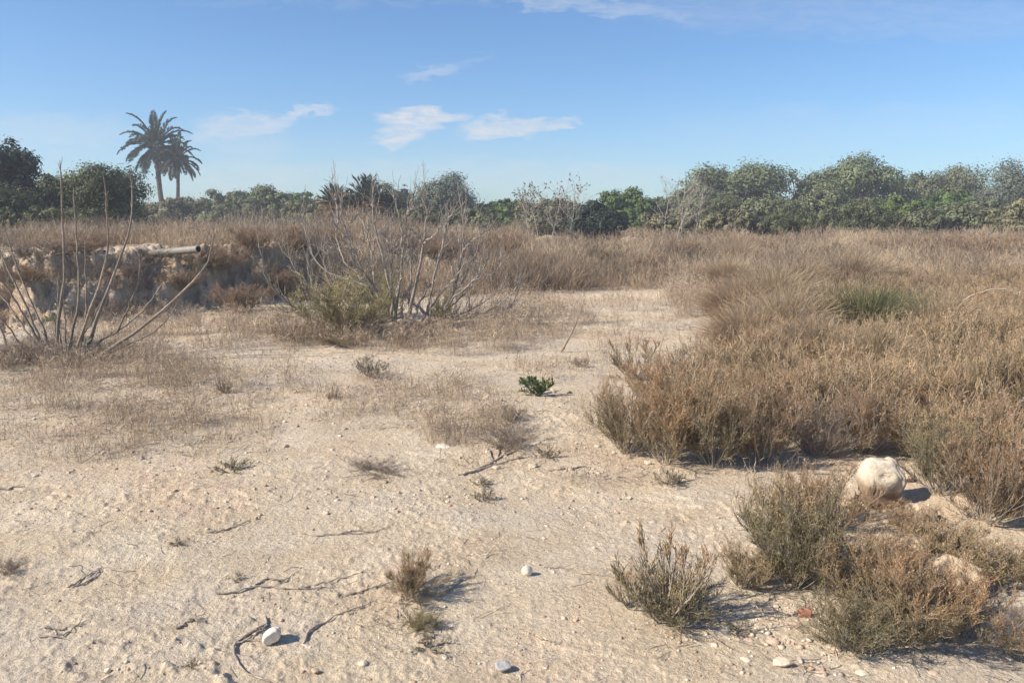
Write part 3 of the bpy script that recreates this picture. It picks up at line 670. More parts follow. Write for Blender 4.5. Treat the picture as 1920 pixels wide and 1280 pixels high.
for t_ in [(1400,670,135,T3,'tan arching grass tussock leaning over the open sand at the thicket edge'),(1470,655,170,T1,'straw coloured arching tussock just right of the leaning tan one'),
 (1540,640,150,T3,'tan tussock behind the straw coloured one'),(1620,650,190,T2,'dark green arching tussock in the middle of the right scrub'),(1690,640,150,T2,'green tussock at the right of the dark green tussock'),
 (1560,610,120,T2,'small green tussock behind the tan one'),(1380,610,120,T3,'tan tussock at the far end of the sand strip'),(1450,600,150,T1,'straw tussock behind the thicket edge'),(1530,700,150,T1,'straw tussock in front of the dark green one'),
 (1380,505,80,T1,'pale dome shaped tussock in the far scrub'),(1640,720,160,T1,'straw tussock below the green tussocks'),(1760,660,160,T1,'straw tussock right of the green tussocks'),(1365,545,90,T1,'pale tussock at the left corner of the far scrub'),(1500,560,110,T1,'pale straw tussock standing behind the tan tussocks'),(1600,550,120,T1,'pale straw tussock behind the dark green tussock')]: tussock(*t_)

# ------------------------------------------------------------------ leafy green plant
def leafy(px, py, w, h, label, seed, col=(.11, .16, .06), n=170):
    r = rs(seed); x, y, z = gp(px, py); R = w/F*y/2; Hh = h/F*y; root = link('leafy_plant', None, None, (x, y, z)); bs, bl = Buf(), Buf()
    a = r.rand(14)*2*pi; P = curve_pts(np.zeros((14, 3)), np.stack([np.cos(a), np.sin(a), .4+r.rand(14)*.9], -1), R*.9, 5, r, .3, .3); tubes(bs, P, .003, 4, (.2, .2, .1))
    p, d, i, t = sample_on(P, r, n, .15, 1.); dd = unit(d+rdir(r, n)*.9+[0, 0, .35]); s = (.013+.014*r.rand(n))[:, None]*y/7; sd = unit(np.cross(dd, [0, 0, 1.])+rdir(r, n)*.3)
    leaves(bl, p+dd*s, dd*s, sd*s*.5, np.array(col)*r.uniform(.6, 1.5, (n, 1))); me = bl.mesh('leaves', M_leaf)
    link('stems', bs.mesh('stems', M_twig), root); link('leaves', me, root); return tag(root, label, 'plant')
leafy(1012, 742, 84, 46, 'bright green leafy plant sprouting alone in the middle of the sand', 301, n=420)
leafy(990, 722, 40, 30, 'small green leafy shoot behind the bright green plant', 302, n=90)
leafy(172, 655, 44, 36, 'green sprout at the foot of the left fig tree', 303, (.12, .20, .04), 110)
leafy(92, 610, 26, 18, 'small green sprout behind the left fig stems', 304, (.16, .22, .05), 50)

# ------------------------------------------------------------------ fig trees, bare
def resample(pts, K):
    pts = np.asarray(pts, float); s = np.r_[0, np.cumsum(np.linalg.norm(np.diff(pts, axis=0), axis=1))]; t = np.linspace(0, s[-1], K)
    out = np.stack([np.interp(t, s, pts[:, j]) for j in range(pts.shape[1])], -1)
    for _ in range(2): out[1:-1] = (out[:-2]+2*out[1:-1]+out[2:])/4
    return out
def fig(stems, base_px, base_py, seed, label, extra, col, hpx, r0=.016, twigs=1.0):
    """stems: (polyline in photo points, sideways depth offset, thickness)"""
    r = rs(seed); bx, by, bz = gp(base_px, base_py); root = link('fig_tree', None, None, (bx, by, bz)); tag(root, label, 'fig tree'); O = np.array([bx, by, bz])
    lines = []
    for pts, off, th in stems:
        pts = np.asarray(pts, float); s = resample(pts, 16); fr = np.clip((base_py-s[:, 1])/hpx, 0, 1.2)+.5*np.clip(np.abs(s[:, 0]-base_px)/hpx, 0, 1)
        d = by+off*fr; P = unproj(s[:, 0], s[:, 1], 1.)*0
        for k in range(len(s)): P[k] = unproj(s[k, 0], s[k, 1], d[k])
        P[1:-1] += r.randn(14, 3)*(.010 if extra > 1 else .0045); L_ = np.linalg.norm(np.diff(P, axis=0), axis=1).sum()
        R = np.linspace(r0*th, .0055, 16)*(1+.30*r.rand(16)); lines.append((P, R, L_)); b = Buf()
        R = R.copy(); R[-1] = .0025
        cc = np.array(col)*r.uniform(.8, 1.15)*(1+.15*r.randn(16, 1)).clip(.7, 1.25)
        tubes(b, (P-O)[None], R[None], 6, cc[None]); 
        nt_ = int(L_*11*twigs)
        if nt_:                                                     # short spurs and buds along the stem
            p, dd, i, t = sample_on(P[None]-O, r, nt_, .12, 1.); q = curve_pts(p, dd*.8+rdir(r, nt_)*.8+[0, 0, .55], (.05+.20*r.rand(nt_)**1.7*extra), 5, r, .3, .7)
            tubes(b, q, np.array([[.0042, .0036, .0030, .0026, .0018]]), 4, np.array(col)*r.uniform(.7, 1.15, (nt_, 1, 1)))
        if extra > 1 and L_ > .5:                                   # long thin shoots
            m_ = int(L_*4); p, dd, i, t = sample_on(P[None]-O, r, m_, .3, 1.); q = curve_pts(p, dd*.9+rdir(r, m_)*.8+[0, 0, .35], .25+.35*r.rand(m_), 8, r, .4, .9)
            tubes(b, q, np.linspace(.0062, .0026, 8)[None], 4, np.array(col)*r.uniform(.7, 1.15, (m_, 1, 1)))
            p, dd, i, t = sample_on(q, r, m_*3, .2, 1.); q = curve_pts(p, dd+rdir(r, m_*3)*.8, .06+.1*r.rand(m_*3), 4, r, .3, .5); tubes(b, q, .0026, 3, np.array(col)*.9)
        link('branch', b.mesh('branch', M_bark, True), root)
    return lines, root
F1 = [([(95,675),(75,645),(57,612),(37,577),(15,540),(0,525),(-15,505)],-.3,1.),([(88,672),(67,617),(50,575),(30,535),(15,505),(0,475),(-10,440)],.2,1.),
 ([(100,668),(82,617),(62,575),(42,525),(27,490),(15,445),(7,425)],.5,.8),([(106,676),(107,605),(115,562),(122,520),(120,480),(117,430),(117,380),(115,330),(112,300)],-.2,1.1),
 ([(128,672),(132,640),(140,600),(150,575),(149,530),(145,480),(142,430),(139,380),(138,352)],.3,1.),([(150,660),(162,597),(161,542),(160,500),(159,455)],.1,.7),
 ([(140,672),(147,650),(165,592),(185,542),(197,492),(204,442),(202,405),(201,380),(197,340),(192,322)],-.4,1.),([(158,676),(165,655),(175,612),(200,550),(220,500),(237,450),(247,417),(250,380),(248,345),(244,325)],.4,1.25),
 ([(165,680),(197,660),(250,625),(295,592),(337,555),(375,517),(397,480),(403,442),(400,418)],-.3,1.3),([(217,625),(240,580),(260,530),(264,492),(262,472)],-.25,.7),
 ([(160,665),(185,640),(225,620),(275,577),(295,547),(307,527)],.5,.8),([(180,672),(225,652),(287,625),(322,592),(335,562)],.2,.6),([(118,676),(117,655),(110,610),(108,560),(109,520)],.6,.6),
 ([(60,680),(42,650),(25,625),(0,595),(-20,570)],-.1,.8),([(125,672),(124,640),(122,600),(120,575)],-.5,.6),([(95,672),(60,640),(35,600),(10,560),(-20,535)],.7,.9),([(30,690),(10,640),(-5,600),(-25,560)],.3,.9),
 ([(112,670),(103,640),(106,600),(112,565)],.3,.6),([(140,668),(150,640),(168,610),(190,565)],.7,.5)]
fig(F1, 115, 678, 401, 'bare young fig tree of long upright stems at the left edge', .35, (.25, .205, .16), 330, .0155, 1.0)
def c4(*p): return [(440+a/3.4286, 340+b/3.4286) for a, b in p]
F2 = [(c4((1000,900),(700,935),(570,930),(470,860),(400,820),(270,730),(190,620),(170,500),(165,440)),-.5,1.1),(c4((400,820),(330,850),(250,790),(200,740)),-.5,.6),
 (c4((900,890),(640,830),(540,760),(480,650),(400,590),(350,510),(335,420),(335,370)),.3,.9),(c4((1020,900),(940,720),(880,680),(780,620),(690,560),(620,480),(550,430),(500,400)),-.3,1.1),
 (c4((900,690),(720,640),(560,560),(490,460),(440,300),(432,170)),.4,.8),(c4((1010,900),(1020,750),(985,620),(960,500),(900,330),(885,200),(890,40)),-.4,1.3),
 (c4((1030,900),(1040,760),(1060,650),(1080,480),(1100,300),(1110,180),(1150,80),(1170,20)),.3,1.3),(c4((1070,600),(1075,480),(1080,330),(1050,180),(1020,100),(1010,30)),.3,.8),
 (c4((1100,900),(1130,880),(1170,640),(1210,430),(1240,220),(1220,110),(1180,40)),-.5,1.3),(c4((1120,900),(1130,760),(1135,500),(1140,430)),.6,.8),
 (c4((1230,920),(1250,700),(1310,520),(1350,380),(1350,240),(1400,200)),.2,1.1),(c4((1300,900),(1380,780),(1440,600),(1475,400),(1460,200),(1447,50)),-.2,1.2),
 (c4((1470,440),(1560,360),(1650,280)),-.2,.7),(c4((1300,880),(1390,750),(1500,580),(1560,440),(1570,400)),.4,.9),(c4((1310,900),(1400,760),(1530,640),(1620,540),(1640,450)),-.3,.9),
 (c4((1530,640),(1600,610),(1680,590),(1720,520)),-.3,.6),(c4((1230,910),(1290,900),(1500,860),(1640,830),(1740,760),(1800,720),(1830,640)),-.5,1.),(c4((1300,915),(1420,890),(1600,850),(1770,830),(1810,750),(1830,660)),.1,.8),
 (c4((1300,900),(1430,870),(1560,800),(1700,700),(1740,640)),.5,.8),(c4((1260,910),(1220,840),(1130,780),(1080,700)),-.2,1.6),(c4((1000,900),(940,860),(900,640),(890,500),(850,340),(800,230)),.5,1.),
 (c4((1000,890),(930,800),(820,620),(760,480),(720,320),(680,220),(690,50)),-.2,1.),(c4((830,640),(700,520),(665,420),(655,250),(648,60)),.2,.8),(c4((820,560),(740,380),(650,280),(600,240)),-.3,.6),
 (c4((730,270),(800,210)),-.2,.5),(c4((880,280),(940,230),(990,190)),-.4,.5),(c4((1110,190),(1180,170),(1210,150)),.3,.5),(c4((1210,400),(1150,330),(1100,290)),-.5,.6),
 (c4((1060,460),(980,370),(940,310)),.3,.6),(c4((885,550),(830,480),(790,390)),.5,.5),(c4((1220,400),(1300,320),(1400,200)),-.5,.8),(c4((1480,420),(1430,360)),-.2,.5),(c4((1550,500),(1500,450)),.4,.5),
 (c4((1140,900),(1200,760),(1290,600),(1330,470)),.7,.8),(c4((960,880),(860,760),(720,700),(600,600),(560,480),(590,380)),.8,.7),(c4((1330,860),(1500,700),(1570,600),(1560,520)),.8,.7),
 (c4((640,900),(500,700),(470,560),(480,480)),.9,.6),(c4((1000,880),(980,780),(920,700),(790,540),(740,440)),-.8,.9),(c4((1040,880),(1000,700),(1010,560),(980,450)),-.9,.8),(c4((1200,900),(1290,760),(1400,640),(1480,520)),-.9,.8),
 (c4((880,500),(895,380),(960,300)),.3,.5),(c4((1090,900),(1060,720),(1040,600),(1100,450)),.9,.9),(c4((700,560),(610,500),(575,330)),-.3,.5),(c4((1010,600),(1000,470),(1100,400)),-.4,.5)]
fig(F2, 770, 612, 402, 'bare spreading fig tree with curved grey branches in the middle of the photo', 1.35, (.35, .305, .255), 250, .019, 2.6)

# ------------------------------------------------------------------ pipe, sticks
def pipe():
    a = unproj(372, 467, 13.4); c = unproj(285, 475, 13.9); root = link('pipe', None, None, tuple(c)); b = Buf(); ax = a-c; Ln = np.linalg.norm(ax); ax = ax/Ln; K = 12
    t = np.linspace(0, 1, K)[:, None]; P = (t*(a-c))[None]; n = 28; T, A, B = frames(P); an = np.arange(n)*2*pi/n; Ro, Ri = .062, .051
    V = []
    for R in (Ro, Ri): V.append(P[0][:, None]+R*(np.cos(an)[None, :, None]*A[0][:, None]+np.sin(an)[None, :, None]*B[0][:, None]))
    for q in (0, 1):
        Vq = V[q].reshape(-1, 3); k = (np.arange(K-1)*n)[:, None]; j = np.arange(n)[None]; jn = (j+1) % n; Q = np.stack(np.broadcast_arrays(k+j, k+jn, k+n+jn, k+n+j), -1).reshape(-1, 4)
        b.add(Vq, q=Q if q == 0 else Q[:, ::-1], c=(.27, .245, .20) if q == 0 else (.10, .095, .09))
    e = np.concatenate([V[0][-1], V[1][-1]]); j = np.arange(n); jn = (j+1) % n; b.add(e, q=np.stack([j, jn, n+jn, n+j], -1), c=(.5, .46, .4))
    e = np.concatenate([V[0][0], V[1][0]]); b.add(e, q=np.stack([j, n+j, n+jn, jn], -1), c=(.5, .46, .4))
    m = b.mesh('pipe', M_pipe, False); bpy.data.objects.remove(root); o = link('pipe', m, None, tuple(c)); tag(o, 'grey concrete pipe jutting from the top of the left bank', 'pipe')
pipe()
def stick(lines, label, name='fallen_branch', rad=.0048, lift=.004, col=(.38, .32, .26), cat='branch', seed=1, group=None, depth=None):
    r = rs(seed); b = Buf(); O = None
    for ln in lines:
        s = resample(ln, 18)
        if depth is None:
            x, y, z = ground_at(s[:, 0], s[:, 1]); zz = z+detail(x, y); zz = np.array([zz[max(0, k-2):k+3].mean() for k in range(18)]); P = np.stack([x, y, zz+lift+.002], -1)
        else: P = np.stack([unproj(s[k, 0], s[k, 1], depth) for k in range(18)])
        if O is None: O = P[0].copy()
        P[1:-1] += r.randn(16, 3)*(.0014 if depth is None else .003); R = np.linspace(rad, rad*.35, 18)*(1+.2*r.randn(18)).clip(.6, 1.4)
        tubes(b, (P-O)[None], R[None], 6, np.array(col)*(1+.15*r.randn(1, 18, 1)).clip(.7, 1.3))
        n = 3; p, d, i, t = sample_on((P-O)[None], r, n, .2, 1.); q = curve_pts(p, d+rdir(r, n)*.6*np.array([1, 1, .3]), .02+.05*r.rand(n), 3, r, .3); tubes(b, q, rad*.35, 3, col)
    o = link(name, b.mesh(name, M_bark, True), None, tuple(O)); return tag(o, label, cat, group)
stick([[(565,1000),(600,1006),(640,1000),(690,999),(730,988)],[(640,1001),(655,995),(700,996)]], 'wavy dead branch lying alone on the middle of the bare sand', seed=1)
stick([[(405,1118),(460,1112),(485,1102),(540,1108),(590,1106),(630,1102)],[(480,1103),(500,1090),(530,1096),(560,1078)],[(560,1107),(600,1098),(650,1085),(690,1078)]], 'long branching twig lying on the sand left of the small bush', seed=2)
stick([[(570,1208),(578,1182),(610,1165),(660,1145),(695,1130)]], 'thin curved twig lying below and left of the small bush', seed=3, rad=.0045)
stick([[(655,1116),(700,1107),(740,1096)]], 'short thin twig touching the left of the small bush', seed=4, rad=.0045)
stick([[(500,1172),(470,1190),(437,1205),(440,1235),(456,1262),(490,1272),(520,1285)],[(498,1160),(502,1176),(480,1192)],[(440,1210),(465,1200),(495,1186)]], 'forked dead branch hooked round the white oval stone', seed=5, rad=.0065)
stick([[(128,1104),(160,1085),(192,1066)],[(140,1103),(175,1088),(190,1070)]], 'pair of dark twigs lying on the left sand', seed=6)
stick([[(75,1204),(110,1203),(140,1188),(158,1182)],[(85,1190),(120,1189),(150,1184)]], 'forked twig lying at the far left bottom of the sand', seed=7)
stick([[(820,1120),(845,1108),(858,1090),(885,1082)]], 'bent twig right of the small bush', seed=8, rad=.005)
stick([[(1020,1064),(1060,1066),(1090,1076),(1140,1080)]], 'thin twig right of the round white stone', seed=9, rad=.004)
stick([[(1000,1190),(1020,1203),(1045,1212)]], 'short tan twig on the sand left of the near bushes', seed=10, rad=.004, col=(.45, .36, .26))
stick([[(860,893),(920,876),(960,866),(985,862)],[(915,850),(925,868),(935,872)],[(890,884),(940,862),(975,850)],[(935,846),(940,838),(932,866)]], 'tangle of dead branches lying at the edge of the open sand', seed=11, rad=.010, col=(.34, .29, .24))
stick([[(1020,880),(1060,880),(1100,876)]], 'thin dead branch lying right of the branch tangle', seed=12, rad=.010)
stick([[(388,1000),(420,995),(455,984),(470,976)]], 'thin root lying on the left sand above the long twig', seed=13, rad=.005)
stick([[(0,918),(20,917),(38,916)]], 'short stick at the left edge of the sand', seed=14, rad=.01)
stick([[(1052,660),(1068,632),(1083,600),(1092,570)]], 'dead brown stalk leaning on its own in the middle ground', name='dead_stalk', seed=15, rad=.012, depth=9.4, cat='stalk', col=(.28, .21, .16))
stick([[(1795,568),(1830,550),(1870,540),(1895,545),(1930,552)],[(1800,566),(1850,572)]], 'pale bare branch lying over the scrub at the right', seed=16, rad=.012, depth=10.5, col=(.55, .46, .36))
stick([[(1385,845),(1430,822),(1480,806),(1530,800)],[(1400,835),(1450,812),(1500,808)]], 'arched grey dead branch over the front of the thicket', seed=17, rad=.006, depth=5.2, col=(.50, .43, .36))
stick([[(330,1182),(350,1175),(380,1170)],[(1,1),(1,1)]][:1], 'short stick lying above the forked branch on the left sand', seed=18, rad=.005)

# ------------------------------------------------------------------ palms
def palm(px, base_py, hub, d, Rpx, seed, label, lean, rtr=.24, nf=46, low=True):
    r = rs(seed); hx, hy, hz = unproj(hub[0], hub[1], d); bx = unproj(px, base_py, d)[0]; gz = float(hgt(bx, d)); root = link('palm_tree', None, None, (bx, d, gz)); tag(root, label, 'palm tree')
    O = np.array([bx, d, gz]); Hb = np.array([hx, hy, hz])-O; K = 14; t = np.linspace(0, 1, K)[:, None]; P = Hb*t+np.array([[lean, 0, 0]])*(np.sin(t*pi)); b = Buf()
    R = np.interp(t[:, 0], [0, .08, .8, .93, 1], [rtr*1.3, rtr, rtr*.82, rtr*1.35, rtr*.7])*(1+.05*r.rand(K)); tubes(b, P[None], R[None], 12, np.array([.085, .072, .060])*(1+.2*r.randn(1, K, 1)).clip(.6, 1.4))
    n = 260; a = r.rand(n)*2*pi; tt = r.rand(n); c0 = Hb*tt[:, None]; c0[:, 0] += lean*np.sin(tt*pi); out_ = np.stack([np.cos(a), np.sin(a), 0*a], -1); rr = np.interp(tt, [0, .8, .93, 1], [rtr, rtr*.8, rtr*1.3, rtr])[:, None]
    leaves(b, c0+out_*rr+[0, 0, .05], out_*.05+[0, 0, .09], np.cross(out_, [0, 0, 1.])*.07, np.array([.08, .066, .05])*r.uniform(.6, 1.4, (n, 1)))   # old leaf bases
    link('trunk', b.mesh('trunk', M_bark), root)
    RL = Rpx/F*d*.92; bc, bd = Buf(), Buf()
    for k in range(nf):
        a = k*2.399963+r.rand()*.3; u = (k+.5)/nf; el = radians(82-118*u**.85)+r.randn()*.07; dead = u > .95
        d0 = np.array([cos(a)*cos(el), sin(a)*cos(el), sin(el)]); Lf = RL*(.86+.25*r.rand())*(1 if u < .8 else .85)
        Q = curve_pts(Hb[None]+d0[None]*.1, d0[None], np.array([Lf*1.25]), 9, r, .06, 0, 1.15+.3*u)
        bb = bd if dead else bc; col = np.array([.30, .22, .13]) if dead else np.array([.050, .080, .046])*(1.25 if u < .3 else 1.)
        tubes(bb, Q, np.linspace(.035, .010, 9)[None], 3, (.22, .20, .12))
        nl = 140; p, dd, i, t_ = sample_on(Q, r, nl, .12, 1.); sd = unit(np.cross(dd, [0, 0, 1.])); sg = np.where(np.arange(nl) % 2, 1, -1)[:, None]
        ll = (.52*np.sin(np.clip(t_, .08, .96)*pi)**.55)[:, None]*RL/2.2; dv = unit(dd*.75+sd*sg*.8+np.array([0, 0, .25])+rdir(r, nl)*.14-[0, 0, .25*u]); nrm = unit(np.cross(dv, rdir(r, nl)))
        leaves(bb, p+dv*ll*.5, dv*ll*.5, nrm*.045, col*r.uniform(.7, 1.3, (nl, 1)))
    link('crown', bc.mesh('crown', M_leaf), root); link('dead_fronds', bd.mesh('dead_fronds', M_leaf), root)
palm(308, 388, (293, 276), 70, 60, 501, 'taller left palm tree with slightly leaning trunk and drooping crown', -.12, .22, 46)
palm(330, 386, (334, 300), 69, 43, 502, 'shorter right palm tree standing close beside the taller palm', .02, .15, 30)

# ------------------------------------------------------------------ trees
def broad(px, top, w, d, kind, seed, label, cat='tree', name='tree', foot=0., nl=9000, lob=16, squash=1., trunk=True, group=None):
    KC = {'olive': ((.150, .175, .078), .085, 1.), 'dark': ((.045, .060, .040), .07, .9), 'citrus': ((.10, .15, .045), .085, .8), 'lime': ((.13, .17, .045), .085, .8),
          'greyolive': ((.170, .182, .095), .07, 1.1), 'bluegreen': ((.060, .082, .058), .06, 1.), 'tanolive': ((.20, .185, .10), .075, 1.1), 'feather': ((.165, .185, .130), .06, 1.5), 'duskbush': ((.125, .138, .062), .05, 1.)}
    colr, ls, loose = KC[kind]; r = rs(seed); c = unproj(px, top, d); z0 = float(hgt(c[0], d)); Hh = c[2]-z0; Rw = w/F*d/2
    root = link(name, None, None, (c[0], d, z0)); tag(root, label, cat, group); b, bt = Buf(), Buf()
    Lb = []
    for k in range(lob):
        a = 2*pi*k/lob+r.rand()*.8; q = .2+.50*r.rand() if k else .10; rz_ = Hh*(.15+.09*r.rand()); rx = Rw*(.30+.17*r.rand()); hc = Hh*(foot+.30+.42*r.rand()) if k else Hh-rz_*1.0
        if k and hc+rz_ > Hh*.97: hc = Hh*.95-rz_
        edge = (1-((hc/Hh-.45)/.75)**2)
        Lb.append((np.cos(a)*q*Rw*1.25*edge, np.sin(a)*q*Rw*1.1*edge, hc, rx, rx, rz_))
    for k in range(4): a = r.rand()*6.28; Lb.append((np.cos(a)*Rw*.45, np.sin(a)*Rw*.45, Hh*(foot+.2), Rw*.5, Rw*.5, Hh*.22))
    vol = np.array([l[3]*l[4]*l[5] for l in Lb])**.667; cnt = (vol/vol.sum()*nl*1.8).astype(int)
    for (lx, ly, lz, rx, ry, rz_), n in zip(Lb, cnt):
        ncl = max(8, n//38); dirs = rdir(r, ncl); dirs[:, 2] = np.where(dirs[:, 2] < -.5, -dirs[:, 2], dirs[:, 2]); rad = (.50+.62*r.rand(ncl)**.7)[:, None]
        cc = np.array([lx, ly, lz])+dirs*rad*np.array([rx, ry, rz_]); tone = r.uniform(.6, 1.36, ncl)
        j = r.randint(0, ncl, n); cs = min(rx, rz_)*.27*loose; off = r.randn(n, 3)*cs*np.array([1, 1, .75])*np.where(r.rand(n, 1) < .06, 1.5, 1.)
        p = cc[j]+off; nrm = unit(off/cs+dirs[j]*1.1+[0, 0, .4]+rdir(r, n)*.5); t1 = unit(np.cross(nrm, rdir(r, n))); t2 = np.cross(nrm, t1); s = (ls*1.12*(.7+.7*r.rand(n)))[:, None]*(d/45)**.5
        keep = p[:, 2] > .02
        leaves(b, p[keep], (t1*s)[keep], (t2*s*.5)[keep], (np.array(colr)*tone[j][:, None]*r.uniform(.75, 1.25, (n, 1)))[keep])
    ns = 3; tp = np.array([[r.randn()*.1, r.randn()*.1, 0] for _ in range(ns)]); dirs = np.stack([r.randn(ns)*.3, r.randn(ns)*.3, np.ones(ns)], -1); P = curve_pts(tp, dirs, Hh*.55, 7, r, .3)
    tubes(bt, P, np.linspace(.035*Hh, .018*Hh, 7)[None], 7, (.17, .14, .115))
    tips = np.array([[l[0], l[1], l[2]] for l in Lb]); st = P[np.arange(len(tips)) % ns, 4]; mid = (st+tips)/2+r.randn(len(tips), 3)*.1; Q = np.stack([st, mid, tips], 1); tubes(bt, Q, np.array([[.014, .010, .005]])*Hh, 5, (.16, .135, .11))
    nb = 90; pp, dd, i, t = sample_on(Q, r, nb, .3, 1.); q = curve_pts(pp, dd+rdir(r, nb)*.9, Rw*.35, 4, r, .4); tubes(bt, q, np.array([[.020, .014, .009, .004]]), 3, (.17, .145, .12))
    link('trunk', bt.mesh('trunk', M_bark), root); link('crown', b.mesh('crown', M_tree), root); return root
TR = [
 (10,262,140,27,'dark',601,'tall dark tree at the left edge with bare twigs at its top',11000),(85,328,120,31,'dark',602,'low dark tree between the left edge tree and the round bush',8000),
 (-10,345,150,24,'duskbush',620,'dark bush at the foot of the left edge tree',7000),
 (188,308,178,27,'duskbush',603,'large round olive bush tree left of the palms',15000),(55,385,190,24,'duskbush',621,'dusky bush below the left trees on the bank',8000),
 (310,374,130,52,'tanolive',604,'low olive shrub tree at the foot of the palms',6000),(390,358,140,56,'greyolive',605,'grey green orchard tree just right of the palms',8000),
 (490,350,130,58,'olive',606,'green orchard tree with the highest top between the two palm sites',8000),(560,360,120,58,'citrus',607,'green orchard tree left of the small palm',8000),(440,370,130,50,'greyolive',622,'low grey green shrub in front of the orchard trees',6000),(590,372,130,44,'greyolive',624,'low grey shrub in front left of the small palm',6000),
 (690,338,95,41,'bluegreen',645,'dark rounded bush tree right behind the shaggy palm',7000),(720,345,90,50,'greyolive',625,'grey tree with thin top right of the small palm',7000),(757,348,46,62,'bluegreen',608,'narrow pointed blue green tree behind the fig tree',4000),(790,358,46,62,'bluegreen',609,'second narrow pointed tree nearer the tall grey tree',4000),
 (842,328,120,52,'feather',610,'tall grey green tree with rounded top behind the fig tree',14000),(790,385,120,44,'duskbush',626,'dusky shrub at the foot of the tall grey tree',7000),(890,388,90,42,'greyolive',627,'grey shrub right of the tall grey tree',6000),
 (945,372,120,52,'citrus',611,'low bright green tree left of the bare tree',7000),(1030,374,130,42,'tanolive',612,'yellow brown bush behind the bare tree',9000),
 (1112,376,105,33,'bluegreen',613,'dark blue green bush in front of the citrus tree',12000),(1182,356,110,47,'citrus',614,'bright green rounded citrus tree in the middle of the tree line',12000),
 (1235,372,70,55,'greyolive',628,'small grey tree between the citrus tree and the big olives',5000),(1300,345,120,62,'olive',615,'leftmost of the big olive trees on the right',9000),
 (1400,305,190,66,'olive',616,'wide olive tree left of the tallest one',16000),(1340,322,90,66,'olive',629,'olive tree shoulder left of the wide olive',7000),(1605,293,180,66,'olive',617,'tallest olive tree in the right tree line',16000),(1530,325,110,66,'olive',630,'olive tree leaning on the left of the tallest olive',8000),
 (1710,325,95,68,'olive',618,'small dark olive tree right of the tallest olive',7000),(1795,308,130,66,'greyolive',619,'grey green tree near the right edge with flat top',10000),
 (1880,303,120,56,'feather',631,'feathery grey tree at the right edge',11000),(1955,325,120,58,'feather',632,'feathery grey tree cut by the right edge',7000),
 (1265,388,110,40,'tanolive',633,'olive brown shrub behind the right bare tree',6000),(1350,368,140,46,'duskbush',634,'dusky green shrub in front of the left big olive',8000),(1440,366,140,46,'greyolive',635,'grey green shrub in front of the wide olive',8000),
 (1540,358,150,46,'greyolive',636,'tall grey green shrub in front of the tallest olive',9000),(1620,372,110,42,'duskbush',637,'dusky shrub left of the yellow green tree',7000),(1680,370,110,48,'lime',638,'yellow green citrus tree in front of the olives',9000),
 (1780,358,130,50,'citrus',639,'green citrus tree with yellow top near the right edge',9000),(1840,375,150,42,'greyolive',640,'grey green bush in front of the right edge trees',9000),(1920,372,130,40,'tanolive',641,'brownish bush at the right edge in front of the feathery tree',8000),
 (1740,390,120,42,'greyolive',642,'low grey bush below the green citrus tree',7000),(1480,392,150,38,'duskbush',643,'low dusky bush at the edge of the brown scrub',7000),(1380,395,130,38,'tanolive',644,'low tan bush at the edge of the brown scrub',6000)]
for (px, top, w, d, kd, sd, lab, nl) in TR:
    bush = 'shrub' in lab or 'bush' in lab
    broad(px, top, w, d, kd, sd, lab, 'bush' if bush and 'tree' not in lab.split(' ')[-1] else 'tree', 'bush' if bush else 'tree', nl=nl)

# small shaggy palm without a visible trunk
def shaggy_palm():
    r = rs(701); d = 38; c = unproj(672, 400, d); gz = float(hgt(c[0], d)); root = link('palm_shrub', None, None, (c[0], d, gz)); tag(root, 'short shaggy palm with brown dead fronds behind the fig tree', 'palm tree'); bc, bd, bt = Buf(), Buf(), Buf()
    tops = [(628, 384), (688, 378), (660, 396)]
    for ti, (tx, ty) in enumerate(tops):
        hb = unproj(tx, ty, d)-np.array([c[0], d, gz]); P = np.stack([hb*[1, 1, 0], hb*[1, 1, .5], hb], 0); tubes(bt, P[None], np.array([[.25, .2, .18]]), 8, (.12, .10, .08))
        for k in range(34):
            a = k*2.4; u = (k+.5)/34; el = radians(85-125*u); d0 = np.array([cos(a)*cos(el), sin(a)*cos(el), sin(el)]); Lf = (.85 if ti != 1 else 1.15)*(.8+.3*r.rand())
            Q = curve_pts(hb[None], d0[None], np.array([Lf]), 7, r, .08, 0, .35); dead = u > .62 or r.rand() < .15; bb = bd if dead else bc; col = np.array([.34, .22, .12]) if dead else np.array([.06, .085, .05])
            n = 60; p, dd, i, t_ = sample_on(Q, r, n, .1, 1.); sd = unit(np.cross(dd, [0, 0, 1.])); sg = np.where(np.arange(n) % 2, 1, -1)[:, None]; dv = unit(dd*.9+sd*sg*.7+rdir(r, n)*.15); ll = .17
            leaves(bb, p+dv*ll, dv*ll, unit(np.cross(dv, rdir(r, n)))*.022, col*r.uniform(.6, 1.4, (n, 1)))
    link('trunk', bt.mesh('trunk', M_bark), root); link('crown', bc.mesh('crown', M_leaf), root); link('dead_fronds', bd.mesh('dead_fronds', M_leaf), root)
shaggy_palm()

